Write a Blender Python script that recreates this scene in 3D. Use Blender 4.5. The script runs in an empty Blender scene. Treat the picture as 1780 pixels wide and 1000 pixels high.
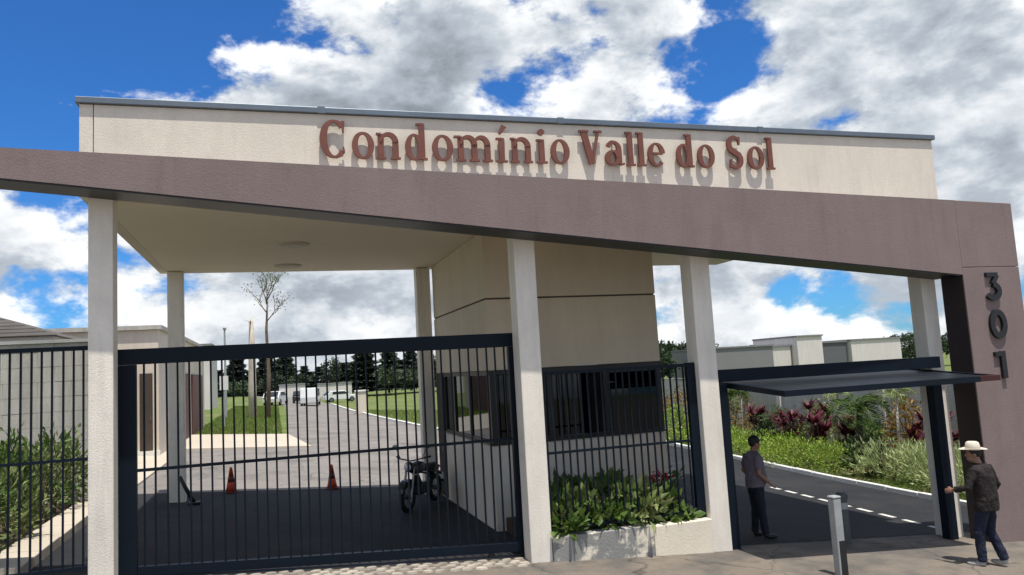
import bpy, bmesh, math, random
import numpy as np
from mathutils import Vector, Matrix
random.seed(7); RNG = np.random.default_rng(7)
D = bpy.data; SC = bpy.context.scene; COL = SC.collection

# ------------------------------------------------------------------ camera
# x runs along the facade, y into the condominium, z up (0 = street in front of the middle column)
TH, PITCH, ROLL = math.atan(.314), math.atan(140/1335.), math.atan(.057)
f0 = Vector((math.sin(TH), math.cos(TH), 0)); r0 = Vector((math.cos(TH), -math.sin(TH), 0)); u0 = Vector((0, 0, 1))
fwd = f0*math.cos(PITCH)+u0*math.sin(PITCH); up = u0*math.cos(PITCH)-f0*math.sin(PITCH)
cr, sr = math.cos(ROLL), math.sin(ROLL)
rgt = r0*cr-up*sr; up = up*cr+r0*sr
cam = D.cameras.new('camera'); camo = D.objects.new('camera', cam); COL.objects.link(camo)
m = Matrix((rgt, up, -fwd)).transposed().to_4x4(); m.translation = (-11*math.sin(TH), -11*math.cos(TH), 2.7)
camo.matrix_world = m
cam.sensor_width = 36; cam.lens = 27.0; cam.clip_end = 3000
SC.camera = camo

# ------------------------------------------------------------------ sky and sun
SUNV = Vector((.04, -.28, 1)).normalized()
W = D.worlds.new('World'); SC.world = W; W.use_nodes = True
def build_world():
    nt = W.node_tree; N = nt.nodes; L = nt.links; N.clear()
    out = N.new('ShaderNodeOutputWorld'); bg = N.new('ShaderNodeBackground'); bg.inputs[1].default_value = .1
    sky = N.new('ShaderNodeTexSky'); sky.sky_type = 'NISHITA'; sky.sun_disc = False
    sky.sun_elevation = math.asin(SUNV.z); sky.sun_rotation = math.atan2(SUNV.x, SUNV.y)
    sky.air_density = 1.0; sky.dust_density = .3; sky.ozone_density = 3.0
    tc = N.new('ShaderNodeTexCoord')
    def math_(op, a, b=None, c=None):
        n = N.new('ShaderNodeMath'); n.operation = op
        for i, v in enumerate((a, b, c)):
            if v is None: continue
            if isinstance(v, (int, float)): n.inputs[i].default_value = v
            else: L.new(v, n.inputs[i])
        return n.outputs[0]
    def smooth(v, lo, hi, a=0., b=1.):
        n = N.new('ShaderNodeMapRange'); n.interpolation_type = 'SMOOTHSTEP'
        L.new(v, n.inputs[0]); n.inputs[1].default_value = lo; n.inputs[2].default_value = hi
        n.inputs[3].default_value = a; n.inputs[4].default_value = b
        return n.outputs[0]
    def mapped(sc, off):
        n = N.new('ShaderNodeMapping'); n.inputs['Scale'].default_value = sc; n.inputs['Location'].default_value = off
        L.new(tc.outputs['Generated'], n.inputs[0]); return n.outputs[0]
    def noise(v, s, d, r, dist=0.):
        n = N.new('ShaderNodeTexNoise'); n.inputs['Scale'].default_value = s; n.inputs['Detail'].default_value = d
        n.inputs['Roughness'].default_value = r; n.inputs['Distortion'].default_value = dist
        L.new(v, n.inputs['Vector']); return n.outputs[0]
    def toward(d, lo, hi):
        n = N.new('ShaderNodeVectorMath'); n.operation = 'DOT_PRODUCT'; L.new(tc.outputs['Generated'], n.inputs[0])
        n.inputs[1].default_value = d; return smooth(n.outputs['Value'], lo, hi)
    sep = N.new('ShaderNodeSeparateXYZ'); L.new(tc.outputs['Generated'], sep.inputs[0])
    low = smooth(sep.outputs[2], .12, .36, 1., 0.)
    A, B = (2.1, 4.2, 8.3), (5., 3., 1.)
    big = noise(mapped((1, 1, 1.5), A), 2.2, 3, .5, .2)
    pf = noise(mapped((1, 1, 1.7), B), 5.2, 14, .60, .12)
    pf_up = noise(mapped((1, 1, 1.7), (B[0]+.004, B[1]-.012, B[2]+.055)), 5.2, 7, .58, .12)
    blue = toward((-.184, .859, .478), .90, .985)      # the clearer patch high on the left
    cov = math_('MULTIPLY_ADD', big, .75, .143)
    cov = math_('SUBTRACT', cov, math_('MULTIPLY', math_('MULTIPLY', blue, math_('MULTIPLY_ADD', low, -.8, 1.0)), .17))
    cov = math_('ADD', cov, math_('MULTIPLY', low, .03))
    dens = math_('ADD', cov, math_('MULTIPLY_ADD', pf, .9, -.40))
    mask = smooth(dens, .475, .56)
    thick = math_('MULTIPLY', smooth(dens, .55, .72), math_('MULTIPLY_ADD', low, -.5, 1.0))
    lit = smooth(math_('SUBTRACT', pf, pf_up), -.11, .10)
    val = math_('MULTIPLY', math_('MULTIPLY_ADD', lit, 5.2, 4.9), math_('MULTIPLY_ADD', thick, -.52, 1.0))
    cc = N.new('ShaderNodeCombineColor')
    cool = math_('MULTIPLY', smooth(val, 9.0, 4.0), 1.0)       # shaded cloud takes the blue of the sky
    L.new(math_('MULTIPLY', val, math_('MULTIPLY_ADD', cool, -.10, .96)), cc.inputs[0]); L.new(math_('MULTIPLY', val, math_('MULTIPLY_ADD', cool, -.02, .985)), cc.inputs[1]); L.new(math_('MULTIPLY', val, math_('MULTIPLY_ADD', cool, .08, 1.01)), cc.inputs[2])
    tint = N.new('ShaderNodeMix'); tint.data_type = 'RGBA'; tint.blend_type = 'MULTIPLY'; tint.inputs[0].default_value = 1
    L.new(sky.outputs[0], tint.inputs[6]); tint.inputs[7].default_value = (.28, .70, 1.22, 1)
    mix = N.new('ShaderNodeMix'); mix.data_type = 'RGBA'
    L.new(mask, mix.inputs[0]); L.new(tint.outputs[2], mix.inputs[6]); L.new(cc.outputs[0], mix.inputs[7])
    L.new(mix.outputs[2], bg.inputs[0]); L.new(bg.outputs[0], out.inputs[0])
build_world()
sun = D.lights.new('sun', 'SUN'); sun.energy = 4.6; sun.angle = math.radians(.6); sun.color = (1, .95, .87)
suno = D.objects.new('sun', sun); COL.objects.link(suno); suno.rotation_euler = SUNV.to_track_quat('Z', 'Y').to_euler()
SC.view_settings.view_transform = 'Standard'; SC.view_settings.look = 'None'
SC.view_settings.exposure = 0.2; SC.view_settings.gamma = 1.0
try: SC.view_settings.use_curve_mapping = False
except Exception: pass
SC.cycles.max_bounces = 8; SC.cycles.transparent_max_bounces = 16

# ------------------------------------------------------------------ materials
MATS = {}
def mat(name, col, rough=.8, var=.12, vscale=2.0, bump=.0, bscale=60., metal=0., spec=.4, streak=0., rnd=0., col2=None, c2scale=1.2, c2lo=.5, c2hi=.62, trans=0., cracks=0., spots=0., drip=0.):
    M = D.materials.new(name); M.use_nodes = True; nt = M.node_tree; N = nt.nodes; L = nt.links
    b = N['Principled BSDF']; b.inputs['Roughness'].default_value = rough; b.inputs['Metallic'].default_value = metal
    b.inputs['Specular IOR Level'].default_value = spec
    tc = N.new('ShaderNodeNewGeometry'); pos = tc.outputs['Position']
    def noise(scale, det, rg=.6, sc=None):
        n = N.new('ShaderNodeTexNoise'); n.inputs['Scale'].default_value = scale; n.inputs['Detail'].default_value = det; n.inputs['Roughness'].default_value = rg
        if sc:
            mp = N.new('ShaderNodeMapping'); mp.inputs['Scale'].default_value = sc; L.new(pos, mp.inputs[0]); L.new(mp.outputs[0], n.inputs['Vector'])
        else: L.new(pos, n.inputs['Vector'])
        return n.outputs[0]
    def rng(v, a, b_, lo=.25, hi=.75):
        n = N.new('ShaderNodeMapRange'); L.new(v, n.inputs[0]); n.inputs[1].default_value = lo; n.inputs[2].default_value = hi
        n.inputs[3].default_value = a; n.inputs[4].default_value = b_; return n.outputs[0]
    def mul(a, b_):
        n = N.new('ShaderNodeMath'); n.operation = 'MULTIPLY'
        L.new(a, n.inputs[0])
        if isinstance(b_, float): n.inputs[1].default_value = b_
        else: L.new(b_, n.inputs[1])
        return n.outputs[0]
    v = rng(noise(vscale, 6), 1-var, 1+var)
    v = mul(v, rng(noise(vscale*14, 3), 1-var*.4, 1+var*.4))
    if streak: v = mul(v, rng(noise(3.0, 7, .72, (1.0, 1.0, .16)), 1-streak, 1+streak*.25, .35, .62))
    if rnd:
        oi = N.new('ShaderNodeObjectInfo'); v = mul(v, rng(oi.outputs['Random'], 1-rnd, 1+rnd, 0, 1))
    if cracks:
        vo = N.new('ShaderNodeTexVoronoi'); vo.feature = 'DISTANCE_TO_EDGE'; vo.inputs['Scale'].default_value = .45
        mp = N.new('ShaderNodeVectorMath'); mp.operation = 'MULTIPLY_ADD'; nn = N.new('ShaderNodeTexNoise'); nn.inputs['Scale'].default_value = 2.2; nn.inputs['Detail'].default_value = 6
        L.new(pos, nn.inputs['Vector']); L.new(nn.outputs['Color'], mp.inputs[0]); mp.inputs[1].default_value = (.7, .7, 0); L.new(pos, mp.inputs[2]); L.new(mp.outputs[0], vo.inputs['Vector'])
        v = mul(v, rng(vo.outputs['Distance'], 1-cracks, 1., .002, .010))
    if spots:
        v = mul(v, rng(noise(1.7, 3, .5), 1., 1-spots, .60, .70)); v = mul(v, rng(noise(26, 2, .5), 1., 1-spots*.7, .64, .70)); v = mul(v, rng(noise(48, 2, .5), 1., 1+spots*.8, .66, .72))
    if drip:
        v = mul(v, rng(noise(5.0, 6, .75, (.8, .8, .06)), 1-drip, 1., .30, .46)); v = mul(v, rng(noise(.9, 6, .7), 1-drip*.6, 1., .36, .50))
    base = None
    if col2:
        mx0 = N.new('ShaderNodeMix'); mx0.data_type = 'RGBA'; L.new(rng(noise(c2scale, 7, .65), 0, 1, c2lo, c2hi), mx0.inputs[0])
        mx0.inputs[6].default_value = (*col, 1); mx0.inputs[7].default_value = (*col2, 1); base = mx0.outputs[2]
    mx = N.new('ShaderNodeVectorMath'); mx.operation = 'SCALE'
    if base is not None: L.new(base, mx.inputs[0])
    else: mx.inputs[0].default_value = col
    L.new(v, mx.inputs['Scale']); L.new(mx.outputs[0], b.inputs['Base Color'])
    if bump:
        bp = N.new('ShaderNodeBump'); bp.inputs['Strength'].default_value = bump; bp.inputs['Distance'].default_value = .02
        L.new(noise(bscale, 5), bp.inputs['Height']); L.new(bp.outputs[0], b.inputs['Normal'])
    if trans:
        tr = N.new('ShaderNodeBsdfTranslucent'); L.new(mx.outputs[0], tr.inputs[0])
        ms = N.new('ShaderNodeMixShader'); ms.inputs[0].default_value = trans
        L.new(b.outputs[0], ms.inputs[1]); L.new(tr.outputs[0], ms.inputs[2]); L.new(ms.outputs[0], N['Material Output'].inputs[0])
    MATS[name] = M; return M
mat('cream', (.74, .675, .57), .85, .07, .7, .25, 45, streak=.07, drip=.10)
mat('cream_ceiling', (.76, .70, .58), .9, .04, .6, .1, 40)
mat('column_white', (.82, .765, .67), .8, .06, 1.5, .3, 50, streak=.12, drip=.12)
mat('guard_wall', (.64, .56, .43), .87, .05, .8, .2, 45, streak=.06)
mat('purple', (.222, .168, .158), .8, .07, .8, .3, 60, streak=.07, drip=.12)
mat('slab_shade_tone', (.030, .021, .021), .8, .1, 2)  # near-black brown that paints shade onto the slab's left side
mat('flashing', (.17, .20, .23), .45, .15, 1.5, metal=.6)
mat('gate_paint', (.004, .009, .017), .5, .15, 4, spec=.18)
mat('gate_leaf', (.008, .012, .018), .5, .2, 3, spec=.35)
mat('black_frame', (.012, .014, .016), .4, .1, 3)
mat('red_reflector', (.05, .010, .010), .4, .1, 5)
mat('letter', (.18, .064, .042), .5, .2, 6, metal=.15, spec=.5)
mat('digit', (.012, .014, .017), .35, .1, 6)
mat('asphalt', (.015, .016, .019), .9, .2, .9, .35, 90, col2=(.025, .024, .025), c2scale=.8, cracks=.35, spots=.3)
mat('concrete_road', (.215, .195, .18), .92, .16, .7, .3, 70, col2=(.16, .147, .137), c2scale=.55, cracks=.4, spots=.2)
mat('street', (.185, .155, .125), .93, .15, .8, .4, 70, col2=(.115, .105, .093), c2scale=1.1, c2lo=.45, c2hi=.62, cracks=.45, spots=.25)
mat('paving', (.50, .44, .36), .9, .1, .8, .2, 50)
mat('joint', (.10, .085, .07), .95, .2, 3)
mat('kerb_white', (.70, .69, .65), .85, .15, 3, .3, 50)
mat('marking', (.62, .60, .55), .8, .25, 6)
mat('cobble', (.34, .30, .25), .9, .25, 6, .4, 60, rnd=.35)
mat('terrain', (.10, .145, .028), .95, .25, .5, .6, 25, col2=(.20, .175, .075), c2scale=.7)
mat('soil', (.07, .05, .032), .95, .25, 3, .6, 30)
mat('planter_wall', (.72, .66, .54), .88, .07, 2, .4, 40, col2=(.26, .26, .245), c2scale=2.6, c2lo=.43, c2hi=.50)  # cream broken up by random grey patches
mat('planter_wall_plain', (.76, .69, .56), .88, .07, 2, .3, 40)
mat('wall_grey', (.47, .45, .40), .9, .10, 1.2, .3, 40, streak=.25)
mat('wall_garden', (.42, .42, .40), .9, .12, 1.0, .3, 40, streak=.15)
mat('house_cream', (.66, .58, .48), .88, .06, .8, .2, 30, streak=.1)
mat('house_white', (.66, .61, .58), .88, .05, .6, streak=.08)
mat('house_grey', (.21, .205, .21), .88, .05, .6)
mat('house_darkgrey', (.12, .125, .135), .88, .05, .6)
mat('roof_tile', (.085, .075, .068), .9, .25, 2.5, .3, 30, rnd=.25)
mat('garage_brown', (.12, .045, .04), .6, .15, 2, rnd=.2)
mat('door_brown', (.06, .045, .035), .6, .2, 3)
mat('trunk', (.16, .12, .085), .95, .25, 5, .6, 30)
mat('trunk_pale', (.46, .40, .33), .95, .2, 4, .5, 30)
mat('trunk_dark', (.05, .04, .03), .95, .25, 5, .6, 30)
mat('leaf', (.085, .15, .03), .5, .25, 5, rnd=.25, trans=.25, col2=(.13, .18, .045), c2scale=6)
mat('leaf_light', (.20, .25, .085), .5, .25, 5, rnd=.2, trans=.25, col2=(.30, .33, .14), c2scale=6)
mat('leaf_hedge', (.24, .36, .04), .5, .25, 5, rnd=.15, trans=.25, col2=(.36, .43, .09), c2scale=5)
mat('leaf_dark', (.022, .042, .014), .6, .3, 3, rnd=.3, trans=.15)
mat('leaf_pine', (.045, .066, .042), .7, .3, 1, rnd=.35)
mat('leaf_far', (.05, .075, .035), .6, .3, 3, rnd=.3, trans=.15)
mat('leaf_red', (.12, .018, .030), .45, .35, 6, rnd=.3, trans=.2, col2=(.06, .02, .02), c2scale=5)
mat('leaf_pale', (.40, .47, .20), .5, .25, 5, rnd=.15, trans=.25, col2=(.52, .55, .30), c2scale=6)
mat('leaf_orange', (.28, .15, .03), .5, .3, 6, rnd=.2, trans=.2, col2=(.12, .13, .03), c2scale=5)
mat('flower_red', (.45, .02, .03), .5, .2, 6)
mat('grass', (.13, .20, .03), .6, .3, 3, trans=.25, col2=(.20, .21, .06), c2scale=2)
mat('skin', (.27, .145, .095), .55, .1, 8)
mat('hair', (.012, .009, .008), .6, .1, 8)
mat('jacket', (.014, .010, .010), .85, .3, 7, .9, 16, col2=(.032, .021, .019), c2scale=9)
mat('jeans', (.009, .013, .034), .85, .35, 9, .9, 16)
mat('shirt_mauve', (.15, .13, .165), .85, .2, 8, .8, 15)
mat('trousers_navy', (.012, .014, .026), .85, .25, 8, .8, 16)
mat('hat_straw', (.66, .60, .50), .85, .12, 12, .4, 80)
mat('cap_dark', (.015, .016, .02), .7, .15, 8)
mat('shoe_dark', (.02, .017, .015), .5, .2, 8)
mat('shoe_light', (.38, .37, .36), .6, .2, 8)
mat('rubber', (.012, .012, .012), .85, .15, 8)
mat('metal_dark', (.04, .04, .045), .4, .2, 6, metal=.6)
mat('metal_light', (.22, .22, .23), .35, .1, 6, metal=.9)
mat('bike_paint', (.014, .015, .018), .25, .1, 6, spec=.6)
mat('lamp_white', (.7, .7, .7), .3, .05, 6)
mat('cone_orange', (.42, .045, .015), .55, .2, 9)
mat('cone_dark', (.10, .025, .015), .6, .2, 9)
mat('car_white', (.72, .72, .72), .25, .05, 2, spec=.6)
mat('car_dark', (.02, .022, .025), .25, .05, 2, spec=.6)
mat('bollard_white', (.33, .34, .34), .7, .15, 5, .2, 40)
mat('bollard_black', (.018, .018, .018), .5, .2, 5)
mat('bollard_grey', (.085, .095, .095), .6, .2, 5)
mat('lamp_cream', (.52, .48, .40), .6, .05, 3)
mat('lamp_grey', (.30, .31, .32), .5, .1, 3)
mat('bag_black', (.015, .015, .016), .45, .2, 8)
def glass_mat(name, tint, gl):
    M = D.materials.new(name); M.use_nodes = True; nt = M.node_tree; N = nt.nodes; L = nt.links; N.remove(N['Principled BSDF'])
    t = N.new('ShaderNodeBsdfTransparent'); t.inputs[0].default_value = (*tint, 1)
    g = N.new('ShaderNodeBsdfGlossy'); g.inputs['Roughness'].default_value = .03; g.inputs[0].default_value = (.85, .9, .95, 1)
    fr = N.new('ShaderNodeFresnel'); fr.inputs[0].default_value = gl
    ms = N.new('ShaderNodeMixShader'); L.new(fr.outputs[0], ms.inputs[0]); L.new(t.outputs[0], ms.inputs[1]); L.new(g.outputs[0], ms.inputs[2])
    L.new(ms.outputs[0], N['Material Output'].inputs[0]); MATS[name] = M
glass_mat('glass_tint', (.07, .085, .095), 1.4)
glass_mat('glass_clear', (.75, .8, .8), 1.4)

# ------------------------------------------------------------------ helpers
def tag(o, label=None, cat=None, group=None, kind=None):
    if label: o['label'] = label
    if cat: o['category'] = cat
    if group: o['group'] = group
    if kind: o['kind'] = kind
    return o
def empty(name, loc=(0, 0, 0), rz=0., label=None, cat=None, group=None):
    o = D.objects.new(name, None); COL.objects.link(o); o.location = loc; o.rotation_euler = (0, 0, rz); o.empty_display_size = .1
    return tag(o, label, cat, group)
class MB:
    def __init__(s): s.v = []; s.f = []
    def add(s, vs, fs):
        k = len(s.v); s.v += [tuple(v) for v in vs]; s.f += [tuple(i+k for i in f) for f in fs]; return s
    def box(s, x0, x1, y0, y1, z0, z1):
        return s.hexa([(x0, y0, z0), (x1, y0, z0), (x1, y1, z0), (x0, y1, z0), (x0, y0, z1), (x1, y0, z1), (x1, y1, z1), (x0, y1, z1)])
    def hexa(s, p): return s.add(p, [(3, 2, 1, 0), (4, 5, 6, 7), (0, 1, 5, 4), (1, 2, 6, 5), (2, 3, 7, 6), (3, 0, 4, 7)])
    def prism(s, pts, y0, y1):      # polygon in (x, z) counter-clockwise, pushed along y
        n = len(pts)
        vs = [(x, y0, z) for x, z in pts]+[(x, y1, z) for x, z in pts]
        return s.add(vs, [tuple(range(n)), tuple(range(2*n-1, n-1, -1))]+[(i, i+n, (i+1) % n+n, (i+1) % n) for i in range(n)])
    def tube(s, path, rad, seg=8, cap=True):
        path = [Vector(p) for p in path]; n = len(path)
        if not hasattr(rad, '__len__'): rad = [rad]*n
        vs = []; fs = []
        ref = None
        for i, p in enumerate(path):
            t = (path[min(i+1, n-1)]-path[max(i-1, 0)]).normalized()
            if ref is None: ref = t.orthogonal().normalized()
            ref = (ref-t*ref.dot(t)).normalized() if (ref-t*ref.dot(t)).length > 1e-4 else t.orthogonal().normalized()
            b = t.cross(ref)
            for k in range(seg):
                a = 2*math.pi*k/seg; vs.append(p+(ref*math.cos(a)+b*math.sin(a))*rad[i])
        for i in range(n-1):
            for k in range(seg): fs.append((i*seg+k, i*seg+(k+1) % seg, (i+1)*seg+(k+1) % seg, (i+1)*seg+k))
        if cap: fs += [tuple(range(seg-1, -1, -1)), tuple((n-1)*seg+k for k in range(seg))]
        return s.add(vs, fs)
    def bar(s, p, q, w, h=None):
        p, q = Vector(p), Vector(q); t = (q-p).normalized(); h = h or w
        a = t.cross(Vector((0, 0, 1)));
        a = Vector((1, 0, 0)) if a.length < 1e-3 else a.normalized()
        b = a.cross(t)
        c = [(-1, -1), (1, -1), (1, 1), (-1, 1)]
        return s.hexa([p+a*i*w/2+b*j*h/2 for i, j in c]+[q+a*i*w/2+b*j*h/2 for i, j in c])
    def lathe(s, prof, seg=16, c=(0, 0, 0)):
        vs = []; n = len(prof)
        for r, z in prof:
            for k in range(seg):
                a = 2*math.pi*k/seg; vs.append((c[0]+r*math.cos(a), c[1]+r*math.sin(a), c[2]+z))
        fs = [(i*seg+k, i*seg+(k+1) % seg, (i+1)*seg+(k+1) % seg, (i+1)*seg+k) for i in range(n-1) for k in range(seg)]
        fs += [tuple(range(seg-1, -1, -1)), tuple((n-1)*seg+k for k in range(seg))]
        return s.add(vs, fs)
    def ell(s, c, r, seg=12, rings=8, rot=None):
        vs = []; fs = []
        for i in range(rings+1):
            ph = math.pi*i/rings
            for k in range(seg):
                a = 2*math.pi*k/seg
                v = Vector((r[0]*math.sin(ph)*math.cos(a), r[1]*math.sin(ph)*math.sin(a), -r[2]*math.cos(ph)))
                if rot: v = rot @ v
                vs.append(v+Vector(c))
        for i in range(rings):
            for k in range(seg): fs.append((i*seg+k, i*seg+(k+1) % seg, (i+1)*seg+(k+1) % seg, (i+1)*seg+k))
        return s.add(vs, fs)
    def loft(s, secs, seg=16):   # secs: (cx, cy, z, rx, ry)
        vs = []; n = len(secs)
        for cx, cy, z, rx, ry in secs:
            for k in range(seg):
                a = 2*math.pi*k/seg; vs.append((cx+rx*math.cos(a), cy+ry*math.sin(a), z))
        fs = [(i*seg+k, i*seg+(k+1) % seg, (i+1)*seg+(k+1) % seg, (i+1)*seg+k) for i in range(n-1) for k in range(seg)]
        fs += [tuple(range(seg-1, -1, -1)), tuple((n-1)*seg+k for k in range(seg))]
        return s.add(vs, fs)
    def mesh(s, name, m, smooth=False):
        me = D.meshes.new(name); me.from_pydata(s.v, [], s.f); me.materials.append(MATS[m])
        if smooth: me.polygons.foreach_set('use_smooth', [True]*len(me.polygons))
        me.update(); return me
    def build(s, name, m, parent=None, smooth=False, bevel=0., loc=None):
        o = D.objects.new(name, s.mesh(name, m, smooth)); COL.objects.link(o)
        if parent is not None: o.parent = parent
        if loc is not None: o.location = loc
        if bevel:
            md = o.modifiers.new('bevel', 'BEVEL'); md.width = bevel; md.segments = 2; md.limit_method = 'ANGLE'
        return o
def inst(name, me, parent=None, loc=(0, 0, 0), rz=0., sc=None):
    o = D.objects.new(name, me); COL.objects.link(o); o.location = loc; o.rotation_euler = (0, 0, rz)
    if sc: o.scale = sc
    if parent is not None: o.parent = parent
    return o
def copy_tree(o, parent=None):
    c = o.copy(); COL.objects.link(c); c.parent = parent
    for ch in o.children: copy_tree(ch, c)
    return c
def G(x): return -.07*min(max(x, -9.), 11.)     # the street and everything inside fall to the right

def sheet(name, poly, off, m, kind='structure', thick=0.):
    """flat polygon (x, y) laid on the ground, split where the ground bends"""
    def clip(P, c, keep_less):
        out = []
        for i in range(len(P)):
            a, b = P[i], P[(i+1) % len(P)]
            ia = (a[0] <= c) == keep_less or a[0] == c; ib = (b[0] <= c) == keep_less or b[0] == c
            if ia: out.append(a)
            if ia != ib and a[0] != b[0]:
                t = (c-a[0])/(b[0]-a[0]); out.append((c, a[1]+t*(b[1]-a[1])))
        return out
    mb = MB()
    for lo, hi in ((None, -9.), (-9., 11.), (11., None)):
        P = poly
        if lo is not None: P = clip(P, lo, False)
        if hi is not None and P: P = clip(P, hi, True)
        if len(P) < 3: continue
        ar = sum(P[i][0]*P[(i+1) % len(P)][1]-P[(i+1) % len(P)][0]*P[i][1] for i in range(len(P)))
        if abs(ar) < 1e-6: continue
        if ar < 0: P = P[::-1]
        top = [(x, y, G(x)+off) for x, y in P]; n = len(P)
        if thick:
            mb.add(top+[(x, y, z-thick) for x, y, z in top], [tuple(range(n))]+[(i, i+n, (i+1) % n+n, (i+1) % n) for i in range(n)])
        else: mb.add(top, [tuple(range(n))])
    o = mb.build(name, m)
    if kind: o['kind'] = kind
    return o
def rect(x0, x1, y0, y1): return [(x0, y0), (x1, y0), (x1, y1), (x0, y1)]

# ------------------------------------------------------------------ ground
sheet('terrain', rect(-900, 900, -60, 1500), -.012, 'terrain')
sheet('street', rect(-120, 120, -50, .30), 0., 'street')
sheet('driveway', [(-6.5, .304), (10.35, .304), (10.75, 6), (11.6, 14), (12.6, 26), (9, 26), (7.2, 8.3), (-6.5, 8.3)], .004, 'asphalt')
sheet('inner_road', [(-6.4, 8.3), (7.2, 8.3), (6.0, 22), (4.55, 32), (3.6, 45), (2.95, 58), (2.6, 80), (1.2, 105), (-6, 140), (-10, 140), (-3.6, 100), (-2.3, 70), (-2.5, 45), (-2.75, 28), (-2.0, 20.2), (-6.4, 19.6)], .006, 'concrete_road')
sheet('pavement', [(-8.5, 7.3), (-6.4, 7.3), (-6.4, 19.6), (-2.0, 20.2), (-2.75, 27.4), (-6.9, 27.4), (-6.9, 16.99), (-8.5, 16.99)], .06, 'paving', thick=.08)
def kerb(pts, w, h, m='kerb_white', step=1.0, gap=.015):
    """a kerb of separate stones along a polyline"""
    root = empty('kerb'); root['kind'] = 'structure'
    for a, b in zip(pts[:-1], pts[1:]):
        a, b = Vector(a), Vector(b); Lg = (b-a).length; n = max(1, int(Lg/step)); d = (b-a)/Lg; q = Vector((-d.y, d.x))*w/2
        for i in range(n):
            s0 = a+d*(Lg*i/n+gap/2); s1 = a+d*(Lg*(i+1)/n-gap/2); dh = random.uniform(-.008, .008)
            c = [s0-q, s1-q, s1+q, s0+q]
            MB().hexa([(p.x, p.y, G(p.x)-.05) for p in c]+[(p.x, p.y, G(p.x)+h+dh) for p in c]).build('kerb_stone', m, root, bevel=.012)
    return root
kerb([(10.42, .75), (10.82, 6), (11.68, 14), (12.7, 26)], .16, .12)
kerb([(6.1, 22), (4.65, 32), (3.7, 45), (3.05, 58), (2.7, 78)], .22, .13, step=2.0)
kerb([(-6.62, .75), (-6.72, 6.9)], .50, .14, 'paving')
kerb([(9.15, -.62), (14, -.62)], .16, .12)
for i in range(9):
    t0 = .5+i*.66; x = 7.86+.085*(t0-.5)
    sheet('lane_marking', [(x-.06, t0), (x+.06, t0), (x+.1, t0+.42), (x-.02, t0+.42)], .008, 'marking')
tr = empty('gate_track'); tr['kind'] = 'structure'
MB().hexa([(-6.4, .40, G(-6.4)+.006), (.6, .40, G(.6)+.006), (.6, .44, G(.6)+.006), (-6.4, .44, G(-6.4)+.006), (-6.4, .41, G(-6.4)+.03), (.6, .41, G(.6)+.03), (.6, .43, G(.6)+.03), (-6.4, .43, G(-6.4)+.03)]).build('rail', 'metal_dark', tr)
# rough setts under the gate
th = empty('gate_threshold'); th['kind'] = 'structure'
cob = []
for k in range(4):
    mb = MB(); r = [random.uniform(.8, 1.15) for _ in range(7)]
    p0 = [(.09*r[i]*math.cos(i*.8976), .06*r[i]*math.sin(i*.8976), -.03) for i in range(7)]
    p1 = [(x*.75, y*.75, .022) for x, y, z in p0]
    mb.add(p0+p1, [(7, 8, 9, 10, 11, 12, 13)]+[(i, (i+1) % 7, (i+1) % 7+7, i+7) for i in range(7)])
    cob.append(mb.mesh('cobble', 'cobble'))
for j, y in enumerate((-.16, -.03, .10, .23)):
    for i in range(27):
        x = -5.0+i*.187+(.09 if j % 2 else 0)+random.uniform(-.02, .02)
        inst('cobble', cob[random.randrange(4)], th, (x, y+random.uniform(-.015, .015), G(x)+random.uniform(-.006, .008)), random.uniform(-.3, .3))

# ------------------------------------------------------------------ portico
CEIL = 5.12
por = empty('entrance_portico', (0, 0, 0), label='long cream entrance portico with tapered purple-brown fascia beam on pale columns', cat='portico')
MB().box(-5.56, -5.405, 0, .16, CEIL-.003, 6.31).build('parapet_end', 'cream', por, bevel=.006)
MB().box(-5.395, 7.98, 0, .16, CEIL-.003, 6.31).build('parapet_front', 'cream', por, bevel=.006)
MB().box(7.82, 7.98, .163, 7.2, CEIL, 6.30).build('parapet_side', 'cream', por)
MB().box(-5.56, -5.40, .163, 7.2, CEIL, 6.30).build('parapet_side', 'cream', por)
cap = MB().box(-5.60, 8.02, -.05, .21, 6.313, 6.395).build('parapet_flashing', 'flashing', por, bevel=.008)
for x in (-2.6, .9, 4.4): MB().box(x-.05, x+.05, -.056, .216, 6.309, 6.401).build('flashing_joint', 'flashing', cap)
for x0, x1 in ((-5.60, -5.36), (7.78, 8.02)): MB().box(x0, x1, .213, 7.24, 6.303, 6.385).build('parapet_flashing', 'flashing', por)
ceil = MB().box(-5.397, 7.817, .163, 7.2, CEIL+.002, CEIL+.16).build('ceiling', 'cream_ceiling', por)
for x, y in ((-2.92, 3.6), (-2.97, 6.24), (5.6, 3.6)):
    l = MB().lathe([(.28, 0), (.28, -.02), (.24, -.03)][::-1], 24, (x, y, CEIL)).build('ceiling_light', 'lamp_cream', por)
    MB().lathe([(.20, -.04), (.22, -.032)], 24, (x, y, CEIL)).build('diffuser', 'lamp_cream', l)
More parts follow.
